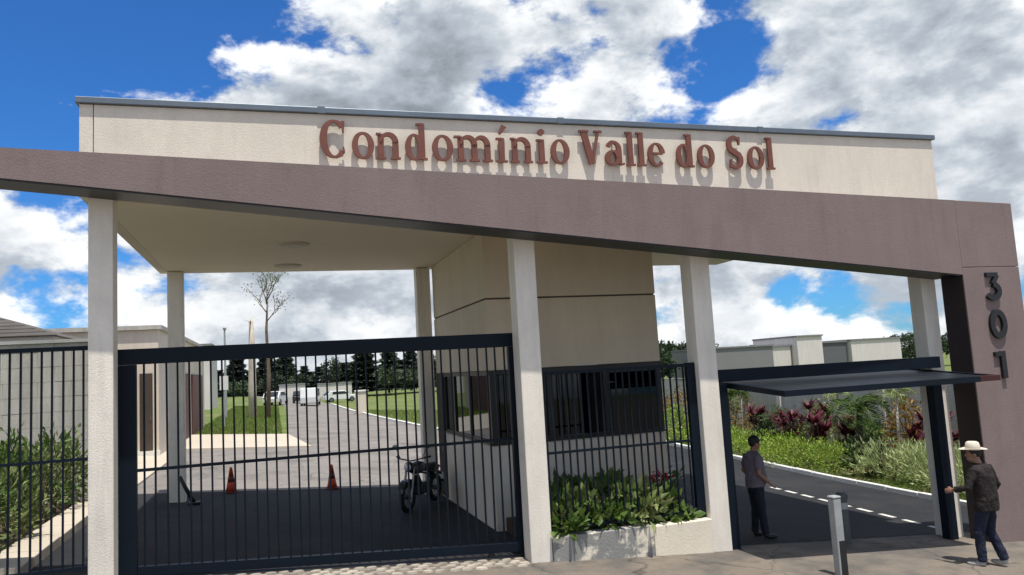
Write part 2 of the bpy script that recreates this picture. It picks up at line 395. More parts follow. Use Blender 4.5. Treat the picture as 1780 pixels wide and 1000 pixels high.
# fascia: tapered beam cut into panels, then the tall number slab that carries its right end
def btop(x): return 5.357-.0335*x if x < 7.74 else 5.357-.0335*x-.0
def bbot(x): return 4.59-.0985*x if x > -5.32 else 5.115+(-5.32-x)*.095
cuts = [-7.6, -4.4, -1.9, .9, 3.0, 5.3, 7.74]
for i in range(len(cuts)-1):
    a, b = cuts[i]+.0004, cuts[i+1]-.0004
    pts = [(a, bbot(a)), (b, bbot(b)), (b, btop(b)), (a, btop(a))]
    if a < -5.32 < b: pts.insert(1, (-5.32, bbot(-5.32)))
    MB().prism(pts, -.54, -.30).build('fascia_panel', 'purple', por)
a, b = -7.55, 7.70
MB().prism([(a, bbot(a)+.006), (-5.32, bbot(-5.32)+.006), (b, bbot(b)+.006), (b, btop(b)-.006), (a, btop(a)-.006)], -.296, -.004).build('beam_core', 'purple', por)
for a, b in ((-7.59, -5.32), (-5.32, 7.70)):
    MB().prism([(a, bbot(a+.001)-.022), (b, bbot(b-.001 if b < 0 else b)-.022), (b, bbot(b-.001 if b < 0 else b)-.002), (a, bbot(a+.001)-.002)], -.525, -.01).build('beam_underside_shade', 'black_frame', por)  # black plates added to paint the shade under the beam
MB().box(7.725, 7.741, -.532, -.10, -.8, 3.90).build('slab_side_shade', 'slab_shade_tone', por)  # plate added to darken the slab's left side as if in deep shade
MB().prism([(7.744, -.9), (8.99, -.9), (8.99, 3.945), (7.744, 3.945)], -.54, -.27).build('number_slab', 'purple', por, bevel=.008)
MB().prism([(7.744, 3.952), (8.99, 3.952), (8.99, 5.055), (7.744, btop(7.744))], -.54, -.27).build('fascia_panel', 'purple', por, bevel=.008)
for x0, x1, y0, y1 in ((-5.46, -5.18, .003, .29), (.06, .38, .003, .32), (2.93, 3.26, .003, .33), (7.40, 7.70, .003, .30), (-5.395, -5.09, 6.85, 7.15), (-.14, .18, 6.85, 7.15)):
    zt = min(CEIL-.006, 9) if y0 > 1 else min(CEIL-.006, 5.2)
    MB().box(x0, x1, y0, y1, G((x0+x1)/2)-.3, zt).build('column', 'column_white', por, bevel=.012)

# ------------------------------------------------------------------ guardhouse under the portico
gh = empty('guardhouse', (.22, 2.3, 0), label='cream guardhouse with dark wraparound windows under the portico', cat='guardhouse')
def gpart(mb, name, m, par=gh, **k): 
    o = mb.build(name, m, None, **k); o.parent = par; o.matrix_parent_inverse = Matrix.Translation((-.22, -2.3, 0)) if par is gh else Matrix.Identity(4); return o
x0, x1, y0, y1 = .22, 3.5, 2.3, 6.8
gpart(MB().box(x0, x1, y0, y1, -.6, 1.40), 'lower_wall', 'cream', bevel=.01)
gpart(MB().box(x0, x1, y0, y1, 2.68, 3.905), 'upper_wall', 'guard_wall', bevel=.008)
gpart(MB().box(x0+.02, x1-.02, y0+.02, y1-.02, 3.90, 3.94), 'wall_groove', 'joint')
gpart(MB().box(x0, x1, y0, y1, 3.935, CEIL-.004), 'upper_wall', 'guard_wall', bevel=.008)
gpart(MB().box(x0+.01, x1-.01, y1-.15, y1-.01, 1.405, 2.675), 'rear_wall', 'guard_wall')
gpart(MB().box(x0-.03, x1+.03, y0-.03, y1, 1.405, 1.44), 'window_sill', 'black_frame')
gpart(MB().box(x0-.012, x1+.012, y0-.012, y1, 2.60, 2.672), 'window_head', 'black_frame')
ys = (2.42, 3.8, 5.1, 6.0)
xs_ = (x0+.05, 1.30, 2.38, x1-.05)
wf = gpart(MB().box(x0+.005, x1-.005, y0+.002, y0+.068, 1.443, 1.48), 'front_window', 'black_frame')
for x in xs_: gpart(MB().box(x-.045, x+.045, y0+.0, y0+.07, 1.482, 2.598), 'mullion', 'black_frame', wf)
for a, b in zip(xs_[:-1], xs_[1:]): gpart(MB().box(a+.046, b-.046, y0+.03, y0+.04, 1.483, 2.597), 'pane', 'glass_tint', wf)
wf = gpart(MB().box(x0+.002, x0+.068, y0+.075, 6.04, 1.443, 1.48), 'side_window', 'black_frame')
for y in ys: gpart(MB().box(x0+.0, x0+.07, y-.045, y+.045, 1.482, 2.598), 'mullion', 'black_frame', wf)
for a, b in zip(ys[:-1], ys[1:]): gpart(MB().box(x0+.03, x0+.04, a+.046, b-.046, 1.483, 2.597), 'pane', 'glass_tint', wf)
wf = gpart(MB().box(x1-.068, x1-.002, y0+.075, 6.04, 1.443, 1.48), 'far_window', 'black_frame')
for y in ys: gpart(MB().box(x1-.07, x1, y-.045, y+.045, 1.482, 2.598), 'mullion', 'black_frame', wf)
for a, b in zip(ys[:-1], ys[1:]): gpart(MB().box(x1-.04, x1-.03, a+.046, b-.046, 1.483, 2.597), 'pane', 'glass_clear', wf)
dr = gpart(MB().box(x0-.025, x0-.003, 6.05, 6.75, .02, 2.67), 'door', 'black_frame')
gpart(MB().box(x0-.07, x0-.027, 6.12, 6.16, 1.0, 1.12), 'handle', 'metal_light', dr)
# counter things one can make out behind the glass
o = MB().box(1.0, 1.5, 4.6, 5.0, 1.405, 1.95).build('filing_cabinet', 'house_white', bevel=.01)
tag(o, 'pale cabinet seen through the dark side window of the guardhouse', 'cabinet')
MB().box(1.02, 1.48, 4.585, 4.597, 1.45, 1.66).build('drawer', 'house_white', o); MB().box(1.02, 1.48, 4.585, 4.597, 1.69, 1.92).build('drawer', 'house_white', o)

# ------------------------------------------------------------------ lettering
RIB = 0
def ribbon(mb, pts, wid, y):
    """flat stroke in (x, z) with varying width, pushed out to y; closed ends"""
    n = len(pts); L_ = []; R_ = []
    for i in range(n):
        ax, az = pts[max(i-1, 0)]; bx, bz = pts[min(i+1, n-1)]; dx, dz = bx-ax, bz-az; l = math.hypot(dx, dz) or 1
        w = wid[i]/2 if hasattr(wid, '__len__') else wid/2
        L_.append((pts[i][0]-dz/l*w, pts[i][1]+dx/l*w)); R_.append((pts[i][0]+dz/l*w, pts[i][1]-dx/l*w))
    vs = [(x, y, z) for x, z in L_]+[(x, y, z) for x, z in R_]+[(x, LY1, z) for x, z in L_]+[(x, LY1, z) for x, z in R_]
    fs = []
    for i in range(n-1):
        fs += [(i, n+i, n+i+1, i+1), (2*n+i, i, i+1, 2*n+i+1)[::-1] and (2*n+i, 2*n+i+1, i+1, i), (n+i, 3*n+i, 3*n+i+1, n+i+1), (2*n+i+1, 3*n+i+1, 3*n+i, 2*n+i)]
    fs += [(0, 2*n, 3*n, n), (n-1, 2*n-1, 4*n-1, 3*n-1)]
    mb.add(vs, fs)
def arc(cx, cz, rx, rz, a0, a1, n=18): return [(cx+rx*math.cos(math.radians(a0+(a1-a0)*i/n)), cz+rz*math.sin(math.radians(a0+(a1-a0)*i/n))) for i in range(n+1)]
def contrast(a0, a1, thin, thick, n=18): return [thin+(thick-thin)*abs(math.cos(math.radians(a0+(a1-a0)*i/n)))**1.3 for i in range(n+1)]
XH, CH = .70, 1.0
def glyph(ch):
    """strokes in a cell: x 0..1 (stretched to the letter's width), z 0..1 of cap height; returns [(pts, widths)], widths in cap heights"""
    T, t = .155, .055
    S = []
    bowl = lambda cx, rx, cz, rz, a0=0, a1=360: S.append((arc(cx, cz, rx, rz, a0, a1, 26), contrast(a0, a1, t, T, 26)))
    stem = lambda x, z0, z1, w=T: S.append(([(x, z0), (x, z1)], w))
    ser = lambda x, z, l: S.append(([(x-l, z), (x+l, z)], t))
    if ch == 'o': bowl(.5, .36, XH/2, XH/2-.02)
    elif ch in 'nm':
        xs = (.2, .78) if ch == 'n' else (.13, .5, .86)
        for i, x in enumerate(xs):
            stem(x, .02, XH-.02 if i == 0 else XH-.22); ser(x, .027, .19 if ch == 'n' else .13)
        S.append(([(xs[0]-.18, XH-.03), (xs[0], XH-.03)], t))
        for a, b in zip(xs[:-1], xs[1:]): S.append((arc((a+b)/2, XH-.24, (b-a)/2, .21, 180, 0, 14), [t+(T-t)*(i/14) for i in range(15)]))
    elif ch == 'd':
        bowl(.40, .30, XH/2, XH/2-.02); stem(.76, .02, 1.0); S.append(([(.5, .975), (.76, .975)], t)); S.append(([(.76, .027), (1.0, .027)], t))
    elif ch in 'iíl':
        top = XH-.02 if ch != 'l' else 1.0
        stem(.5, .02, top, T); ser(.5, .027, .46); S.append(([(.05, top-.025), (.5, top-.025)], t))
        if ch == 'i': S.append((arc(.5, .89, .16, .045, 0, 360, 12), .09))
        if ch == 'í': S.append(([(.38, .80), (.78, 1.02)], [.07, .15]))
    elif ch == 'a':
        S.append((arc(.46, XH-.2, .27, .18, 165, 0, 12), [.13-.06*(i/12) if i < 6 else .08+.075*(i-6)/6 for i in range(13)])); stem(.73, .08, XH-.2)
        S.append(([(.73, .09), (.82, .03), (.98, .05)], [.1, .06, .05])); bowl(.42, .27, .22, .19)
    elif ch == 'e':
        S.append((arc(.5, XH/2, .36, XH/2-.02, 8, 318, 26), contrast(8, 318, t, T, 26))); S.append(([(.2, XH/2+.04), (.86, XH/2+.04)], t))
    elif ch == 'C':
        S.append((arc(.52, .5, .40, .475, 42, 318, 28), contrast(42, 318, t, .19, 28))); S.append(([(.86, .98), (.86, .66)], [.09, .04])); S.append(([(.86, .30), (.86, .16)], [.03, .07]))
    elif ch == 'S':
        p = arc(.5, .735, .31, .235, 40, 180, 12)[:-1]+[(.20, .68), (.28, .58), (.5, .50), (.72, .42), (.80, .33)]+arc(.5, .265, .31, .235, 0, -140, 12)[1:]
        n = len(p); S.append((p, [t+(.17-t)*math.sin(math.pi*i/(n-1))**1.2 for i in range(n)]))
        S.append(([(.76, .98), (.76, .74)], [.08, .04])); S.append(([(.23, .02), (.23, .28)], [.08, .04]))
    elif ch == 'V':
        S.append(([(.20, .97), (.52, .03)], .19)); S.append(([(.84, .97), (.52, .03)], .07)); S.append(([(.0, .973), (.42, .973)], t)); S.append(([(.66, .973), (1.0, .973)], t))
    return S
sign = empty('sign_lettering', (0, 0, 5.68), label='raised copper-brown serif letters spelling the condominium name across the cream parapet', cat='sign')
LET = [('C', -2.63, -2.27), ('o', -2.21, -1.90), ('n', -1.88, -1.53), ('d', -1.46, -1.16), ('o', -1.09, -.78), ('m', -.74, -.20), ('í', -.15, .03), ('n', .07, .42), ('i', .47, .65), ('o', .70, 1.0),
       ('V', 1.17, 1.54), ('a', 1.57, 1.90), ('l', 1.925, 2.085), ('l', 2.11, 2.27), ('e', 2.30, 2.60), ('d', 2.81, 3.10), ('o', 3.17, 3.48), ('S', 3.70, 4.02), ('o', 4.09, 4.40), ('l', 4.44, 4.60)]
H = .53
for ch, a, b in LET:
    mb = MB(); LY1 = -.045
    for k, (pts, w) in enumerate(glyph(ch)):
        p = [(a+x*(b-a), z*H) for x, z in pts]; w = [i*H for i in w] if hasattr(w, '__len__') else w*H
        ribbon(mb, p, w, -.085-.0022*k)
    for px in (.3, .7):      # stand-off pins into the wall
        pass
    o = mb.build('letter', 'letter', sign)
    g0 = glyph(ch)[0][0]; g0 = g0[len(g0)//2] if len(g0) > 2 else ((g0[0][0]+g0[1][0])/2, (g0[0][1]+g0[1][1])/2)
    px, pz = a+g0[0]*(b-a), g0[1]*H
    MB().tube([(px, -.046, pz), (px, -.001, pz)], .012, 6).build('pin', 'metal_dark', o)
num = empty('house_number', (8.36, -.54, 2.1), label='black block numerals 301 running down the purple slab', cat='house number')
def digit(ch, cx, z0, w, h):
    mb = MB(); LY1_ = 0
    T = .26*w
    S = []
    if ch == '0': S = [(arc(.5, .5, .36, .42, 0, 360, 28), T)]
    if ch == '1': S = [([(.62, 0), (.62, 1)], T*1.1), ([(.12, .90), (.62, .90)], T*.8)]
    if ch == '3': S = [([(.12, .92), (.80, .92)], T*.75), ([(.78, .90), (.46, .58)], T*.8), (arc(.44, .31, .36, .25, 85, -150, 20), T)]
    for k, (pts, ww) in enumerate(S): ribbon(mb, [(cx-w/2+x*w, z0+z*h) for x, z in pts], ww, -.05-.002*k)
    return mb.build('numeral', 'digit', num)
LY1 = -.002
digit('3', -.03, 1.29, .36, .46); digit('0', -.02, .64, .37, .47); digit('1', -.05, -.03, .34, .45)

# ------------------------------------------------------------------ sliding gate, fences
def railing(root, xs, y, ztop, zbot, thick, m='gate_paint'):
    me = None
    for x in xs:
        b0, t0 = zbot(x), ztop(x)
        MB().box(x-thick/2, x+thick/2, y-thick/2, y+thick/2, b0, t0).build('bar', m, root)
sg = empty('sliding_gate', (-5.2, .42, G(-5.2)), label='wide dark blue sliding gate of thin upright bars across the main drive', cat='gate')
def sgp(mb, name, m='gate_paint', **k):
    o = mb.build(name, m, None, **k); o.parent = sg; o.matrix_parent_inverse = Matrix.Translation((5.2, -.42, -G(-5.2))); return o
gb = lambda x: .13-.06*x   # gate foot follows the fall of the drive
y = .42
sgp(MB().box(-5.2, .20, y-.05, y+.05, 3.02, 3.22), 'top_rail', bevel=.006)
sgp(MB().hexa([(-4.98, y-.04, gb(-4.98)-.05), (.0, y-.04, gb(0)-.05), (.0, y+.04, gb(0)-.05), (-4.98, y+.04, gb(-4.98)-.05), (-4.98, y-.04, gb(-4.98)+.07), (.0, y-.04, gb(0)+.07), (.0, y+.04, gb(0)+.07), (-4.98, y+.04, gb(-4.98)+.07)]), 'bottom_rail')
sgp(MB().box(-5.2, -4.985, y-.048, y+.048, gb(-5.1)-.08, 3.017), 'stile', bevel=.006)
sgp(MB().box(.005, .20, y-.048, y+.048, gb(.1)-.06, 3.017), 'stile', bevel=.006)
sgp(MB().box(-4.98, .0, y-.03, y-.012, 1.66, 1.70), 'middle_rail')
nb = 37
for i in range(nb):
    x = -4.98+(i+.6)*4.98/nb+random.uniform(-.006, .006); lean = random.uniform(-.008, .008)
    t = .0115
    sgp(MB().hexa([(x-t+lean, y-.01, gb(x)+.06), (x+t+lean, y-.01, gb(x)+.06), (x+t+lean, y+.016, gb(x)+.06), (x-t+lean, y+.016, gb(x)+.06), (x-t, y-.01, 3.025), (x+t, y-.01, 3.025), (x+t, y+.016, 3.025), (x-t, y+.016, 3.025)]), 'bar')
for x in (-4.6, -.4): sgp(MB().tube([(x, y-.03, gb(x)-.09), (x, y+.03, gb(x)-.09)], .05, 12), 'wheel', 'metal_dark')

def fence(name, x0, x1, y, zt, zm, zb, sp, label, posts=()):
    r = empty(name, (x0, y, zb), label=label, cat='fence'); inv = Matrix.Translation((-x0, -y, -zb))
    def P(mb, nm):
        o = mb.build(nm, 'gate_paint'); o.parent = r; o.matrix_parent_inverse = inv; return o
    P(MB().box(x0, x1, y-.022, y+.022, zt-.05, zt), 'top_rail'); P(MB().box(x0, x1, y-.026, y-.010, zm-.018, zm+.018), 'middle_rail'); P(MB().box(x0, x1, y-.02, y+.02, zb, zb+.04), 'bottom_rail')
    n = int((x1-x0)/sp)
    for i in range(n):
        x = x0+(i+.5)*(x1-x0)/n+random.uniform(-.005, .005)
        P(MB().box(x-.011, x+.011, y-.009, y+.013, zb+.038, zt-.048), 'bar')
    for a, b in posts: P(MB().box(a, b, y-.03, y+.045, zb-.1, zt+.012), 'post')
    return r
fence('bar_fence', .39, 2.78, .14, 2.62, 1.45, .36, .112, 'dark bar fence standing on the cream planter between two columns', posts=((2.782, 2.92),))
fence('bar_fence', -8.2, -5.47, .12, 3.27, 1.90, .60, .112, 'dark bar fence left of the leftmost column in front of leafy plants')

# ------------------------------------------------------------------ planter below the short fence
pl = empty('planter', (1.6, 0, 0), label='low planter wall, mottled grey on the left and plain cream on the right', cat='planter')
inv = Matrix.Translation((-1.6, 0, 0))
def PP(mb, nm, m, **k):
    o = mb.build(nm, m, None, **k); o.parent = pl; o.matrix_parent_inverse = inv; return o
PP(MB().box(.385, 1.95, -.03, .20, -.5, .30), 'front_wall', 'planter_wall', bevel=.012)['label'] = 'planter wall with grey patches over cream'
PP(MB().box(1.955, 2.925, -.035, .20, -.5, .285), 'front_wall', 'planter_wall_plain', bevel=.012)
PP(MB().box(.385, 2.925, .205, 2.29, -.5, .20), 'soil_bed', 'soil')
PP(MB().box(2.93, 3.26, .34, 2.29, -.5, .27), 'side_wall', 'planter_wall_plain')

# ------------------------------------------------------------------ tilting gate on the right
tg = empty('tilting_gate', (5.4, 0, G(5.4)), label='dark overhead tilting gate standing open, its boarded leaf swung out level', cat='gate')
inv = Matrix.Translation((-5.4, 0, -G(5.4)))
def TP(mb, nm, m='gate_paint', par=None, **k):
    o = mb.build(nm, m, None, **k); o.parent = par or tg
    o.matrix_parent_inverse = inv if par is None else Matrix.Identity(4); return o
TP(MB().box(3.275, 3.44, .06, .22, -.6, 2.27), 'post', bevel=.006)
TP(MB().box(7.23, 7.41, -.17, -.01, -.8, 2.15), 'post', bevel=.006)
TP(MB().hexa([(3.275, .06, 2.30), (7.44, -.17, 2.30), (7.44, -.01, 2.30), (3.275, .22, 2.30), (3.275, .06, 2.49), (7.44, -.17, 2.49), (7.44, -.01, 2.49), (3.275, .22, 2.49)]), 'lintel', bevel=.006)
leaf = TP(MB(), 'gate_leaf', 'gate_leaf')
za = lambda yy: 2.14+(yy+1.3)*.075
xa, xb, ya, yb = 3.47, 7.40, -1.30, .95
mb = MB()
def slab(mb, x0, x1, y0, y1, d0, d1):
    mb.hexa([(x0, y0, za(y0)+d0), (x1, y0, za(y0)+d0), (x1, y1, za(y1)+d0), (x0, y1, za(y1)+d0), (x0, y0, za(y0)+d1), (x1, y0, za(y0)+d1), (x1, y1, za(y1)+d1), (x0, y1, za(y1)+d1)])
for a in (xa, xb-.08): slab(mb, a, a+.08, ya+.07, yb, -.05, .03)
for a in (ya, yb-.07): slab(mb, xa, xb if a > ya else xb-.40, a, a+.07, -.052, .032)
leaf.data = mb.mesh('gate_leaf', 'gate_paint')
nbd = 9
for i in range(nbd):
    a = ya+.075+(yb-ya-.15)*i/nbd; mb = MB(); slab(mb, xa+.083, xb-.083, a+.004, a+(yb-ya-.15)/nbd-.006, -.02+random.uniform(-.004, .004), .012)
    o = mb.build('board', 'gate_leaf'); o.parent = leaf
mb = MB(); slab(mb, xb-.398, xb, ya, ya+.068, -.05, .03); o = mb.build('edge_marker', 'red_reflector'); o.parent = leaf

# ------------------------------------------------------------------ walls and houses
bw = empty('boundary_wall', (-9, 7.1, G(-9)), label='weathered pale block wall behind the plants at the left edge', cat='wall')
inv = Matrix.Translation((9, -7.1, -G(-9)))
def BP(mb, nm, m):
    o = mb.build(nm, m, bw); o.matrix_parent_inverse = inv; return o
zz = .25; row = 0
while zz < 3.6:
    x = -12.0-(.3 if row % 2 else 0)
    while x < -6.52:
        a, b = max(x, -12), min(x+.6, -6.5)
        dy = random.uniform(-.004, .004)
        BP(MB().box(a+.004, b-.004, 7.0+dy, 7.18, zz+.004, min(zz+.3, 3.72)-.004), 'block', 'wall_grey'); x += .6
    zz += .3; row += 1
BP(MB().box(-12, -6.51, 7.012, 7.17, .1, 3.70), 'mortar', 'wall_grey'); BP(MB().box(-12.05, -6.45, 6.95, 7.23, 3.723, 3.79), 'coping', 'wall_garden')

hh = empty('hip_roof_house', (-11, 12, .6), label='low neighbouring house with brown hipped tile roof beyond the left wall', cat='house')
inv = Matrix.Translation((11, -12, -.6))
def HP(mb, nm, m, par=hh, **k):
    o = mb.build(nm, m, None, **k); o.parent = par
    if par is hh: o.matrix_parent_inverse = inv
    else: o.matrix_parent_inverse = Matrix.Identity(4)
    return o
HP(MB().box(-16, -8.6, 9.4, 15.6, .2, 3.85), 'wall', 'house_cream'); HP(MB().box(-16.4, -8.0, 9.0, 16, 3.86, 4.0), 'eaves', 'house_white')
rf = HP(MB().add([(-16.5, 8.9, 4.003), (-7.9, 8.9, 4.003), (-7.9, 16.1, 4.003), (-16.5, 16.1, 4.003), (-13.2, 12.5, 5.15), (-11.2, 12.5, 5.15)], [(0, 1, 5, 4), (1, 2, 5), (2, 3, 4, 5), (3, 0, 4), (3, 2, 1, 0)]), 'roof', 'roof_tile')
for k in range(11):      # tile courses on the two slopes that face the gate
    t0, t1 = k/11, (k+.95)/11
    P = lambda u, v: (-16.5+8.6*u+(( 3.3-8.6*u+6.6*0) if False else 0)+( (3.3*(1-u)-3.3*u) )*v, 8.9+3.6*v, 4.012+1.147*v)
    HP(MB().add([P(0, t0), P(1, t0), P(1, t1), P(0, t1)]+[(x, y, z+.03-.02*i) for i, (x, y, z) in enumerate([P(0, t0), P(1, t0)])]+[P(1, t1), P(0, t1)], [(4, 5, 2, 3), (0, 1, 5, 4)]), 'tile_course', 'roof_tile', rf).matrix_parent_inverse = Matrix.Identity(4)

ch = empty('cream_house', (-9.4, 17, .5), label='flat-roofed cream house with brown garage doors beside the inner paving', cat='house')
inv2 = Matrix.Translation((9.4, -17, -.5))
def CP(mb, nm, m, par=ch, **k):
    o = mb.build(nm, m, None, **k); o.parent = par; o.matrix_parent_inverse = inv2 if par is ch else Matrix.Identity(4); return o
CP(MB().box(-12, -6.9, 17, 34, .1, 4.62), 'wall', 'house_cream', bevel=.01)
CP(MB().box(-12.12, -6.78, 16.88, 34.1, 4.623, 4.76), 'roof_cornice', 'wall_grey')
CP(MB().box(-12, -6.86, 16.9, 16.997, .1, .72), 'plinth', 'kerb_white')
d = CP(MB().box(-7.46, -7.08, 16.93, 16.997, .73, 3.2), 'door', 'door_brown'); CP(MB().box(-7.15, -7.12, 16.89, 16.928, 1.7, 1.85), 'handle', 'metal_light', d)
w = CP(MB().box(-9.0, -8.2, 16.95, 16.997, 3.3, 4.3), 'window', 'wall_grey'); CP(MB().box(-8.93, -8.27, 16.94, 16.948, 3.37, 4.23), 'pane', 'door_brown', w)
for a in (21.0, 27.2):
    g = CP(MB().box(-6.897, -6.86, a, a+5.2, .46, 3.25), 'garage_door', 'door_brown')
    for k in range(8): CP(MB().box(-6.858, -6.83, a+.1+k*.63, a+.1+k*.63+.60, .5, 3.2), 'board', 'garage_brown', g)

gw = empty('garden_wall', (16, 14, -.77), label='long grey rendered wall with white posts behind the red-leaved garden plants', cat='wall')
inv3 = Matrix.Translation((-16, -14, .77))
o = MB().box(16, 16.2, 2, 48, -1, 1.62).build('render_face', 'wall_garden', gw); o.matrix_parent_inverse = inv3
for y in (4.2, 7.4, 10.5, 13.2, 16.0, 18.7, 22, 26, 30, 35, 40):
    o = MB().box(15.86, 15.997, y-.12, y+.12, -1, 1.66).build('post', 'house_white', gw, bevel=.01); o.matrix_parent_inverse = inv3
o = MB().box(15.95, 16.25, 2, 48, 1.663, 1.72).build('coping', 'house_grey', gw); o.matrix_parent_inverse = inv3

def far_house(x0, x1, y0, dep, top, m, label, cap='house_grey', extra=None):
    h = empty('far_house', ((x0+x1)/2, y0, -.77), label=label, cat='house', group='flat-roofed houses beyond the garden wall'); iv = Matrix.Translation((-(x0+x1)/2, -y0, .77))
    def P(mb, nm, mm):
        o = mb.build(nm, mm, h); o.matrix_parent_inverse = iv; return o
    P(MB().box(x0, x1, y0, y0+dep, -1.2, top), 'wall', m); P(MB().box(x0-.12, x1+.12, y0-.12, y0+dep, top+.003, top+.16), 'roof_cap', cap)
    if extra: extra(P)
    return h
far_house(40.5, 47.6, 60, 9, 3.5, 'house_grey', 'low grey house at the left end of the distant row')
far_house(47.9, 50.6, 61, 8, 3.35, 'house_white', 'small white house left of the tallest distant block')
far_house(50.3+.45, 54.0, 60, 8, 4.3, 'house_white', 'tallest white block in the distant row of houses')
far_house(54.3, 57.5, 60.5, 8, 3.5, 'house_darkgrey', 'dark grey house between two white ones in the distance')
far_house(57.8, 64.6, 60, 8, 3.6, 'house_white', 'wide white house at the right end of the distant row')
far_house(-13.5, -8.6, 62, 8, 6.2, 'house_white', 'two-storey white house far behind the cream house')
far_house(-2.6, 1.6, 118, 7, 2.0, 'house_white', 'small white house at the far end of the inner road')
far_house(3.5, 9.0, 121, 7, 1.8, 'house_white', 'low white house right of the road end before the pines')

# ------------------------------------------------------------------ foliage
def leaf_obj(name, P, Dv, Ln, Wd, m, parent=None, curl=.25):
    """P positions, Dv directions (n,3), Ln lengths, Wd widths -> pointed leaves folded along the midrib"""
    n = len(P); Dv = Dv/np.linalg.norm(Dv, axis=1, keepdims=True)
    r = RNG.normal(size=(n, 3)); S = np.cross(Dv, r); S /= np.linalg.norm(S, axis=1, keepdims=True)+1e-9; Nn = np.cross(S, Dv)
    Ln = np.broadcast_to(np.asarray(Ln, float), (n,))[:, None]; Wd = np.broadcast_to(np.asarray(Wd, float), (n,))[:, None]
    v = np.empty((n, 4, 3)); v[:, 0] = P; v[:, 1] = P+Dv*Ln*.5+S*Wd*.5+Nn*Wd*.2; v[:, 2] = P+Dv*Ln-Nn*Ln*curl*.4; v[:, 3] = P+Dv*Ln*.5-S*Wd*.5+Nn*Wd*.2
    idx = np.arange(n)[:, None]*4; f = np.concatenate([idx+[0, 1, 2], idx+[0, 2, 3]], 1).reshape(-1)
    me = D.meshes.new(name); me.vertices.add(n*4); me.vertices.foreach_set('co', v.reshape(-1).astype(np.float32))
    me.loops.add(len(f)); me.loops.foreach_set('vertex_index', f.astype(np.int32)); nf = len(f)//3
    me.polygons.add(nf); me.polygons.foreach_set('loop_start', (np.arange(nf)*3).astype(np.int32))
    me.materials.append(MATS[m]); me.update(calc_edges=True); me.validate()
    o = D.objects.new(name, me); COL.objects.link(o)
    if parent is not None: o.parent = parent
    return o
def clumps(n, c, r, nc, spread, zsq=1.):
    """points gathered in nc clumps inside an ellipsoid"""
    cc = RNG.normal(size=(nc, 3)); cc /= np.linalg.norm(cc, axis=1, keepdims=True); cc *= RNG.uniform(.25, 1, (nc, 1))**.5
    k = RNG.integers(0, nc, n); p = cc[k]+RNG.normal(size=(n, 3))*spread
    return np.asarray(c)+p*np.asarray(r), p
def bush(name, loc, r, h, n, ln, wd, m, label, cat='shrub', group=None, up=.5, stem='trunk', nc=16):
    t = empty(name, loc, label=label, cat=cat, group=group)
    P, q = clumps(n, (0, 0, h*.55), (r, r, h*.46), nc, .22); P[:, 2] = np.maximum(P[:, 2], .02)
    leaf_obj('foliage', P, q+RNG.normal(size=(n, 3))*.6+np.array([0, 0, up]), RNG.uniform(.7, 1.3, n)*ln, RNG.uniform(.8, 1.2, n)*wd, m, t)
    mb = MB()
    for k in range(5):
        a = random.uniform(0, 6.3); d = r*random.uniform(.2, .55)
        mb.tube([(0, 0, -.05), (d*.4*math.cos(a), d*.4*math.sin(a), h*.35), (d*math.cos(a), d*math.sin(a), h*.75)], [.018, .014, .006], 5)
    mb.build('stem', stem, t); return t
def strap_leaves(name, loc0, n, ln, wd, m, parent, droop=.6, seg=4, tilt=(.2, 1.2)):
    mb = MB()
    for k in range(n):
        a = random.uniform(0, 6.283); el = random.uniform(*tilt); L_ = ln*random.uniform(.7, 1.15); d = Vector((math.cos(a), math.sin(a), 0)); sd = Vector((-math.sin(a), math.cos(a), 0))
        p = Vector(loc0); vs = []; e = el
        for i in range(seg+1):
            w = wd*math.sin(math.pi*(.12+.88*(1-i/seg)*.9+.0))*.5 if i < seg else .002
            w = wd*.5*(0.55+.9*i/seg if i/seg < .4 else (1-i/seg)*1.5+.02)
            vs += [p-sd*w, p+sd*w]
            p = p+(d*math.cos(e)+Vector((0, 0, 1))*math.sin(e))*(L_/seg); e -= droop*random.uniform(.7, 1.2)*1.6/seg
        mb.add(vs, [(2*i, 2*i+1, 2*i+3, 2*i+2) for i in range(seg)])
    return mb.build(name, m, parent)
def cordyline(loc, h, m, label, group, stems=3, ln=.55, wd=.09, nl=26, name='cordyline'):
    t = empty(name, loc, label=label, cat='plant', group=group)
    for k in range(stems):
        a = random.uniform(0, 6.3); d = random.uniform(.08, .45); hh_ = h*random.uniform(.30, 1.0)
        top = (d*math.cos(a), d*math.sin(a), hh_)
        MB().tube([(0, 0, -.05), (d*.6*math.cos(a), d*.6*math.sin(a), hh_*.5), top], [.03, .024, .016], 6).build('stem', 'trunk', t)
        strap_leaves('leaf_rosette', (top[0], top[1], top[2]-.1), nl, ln, wd, m, t, .55)
    return t
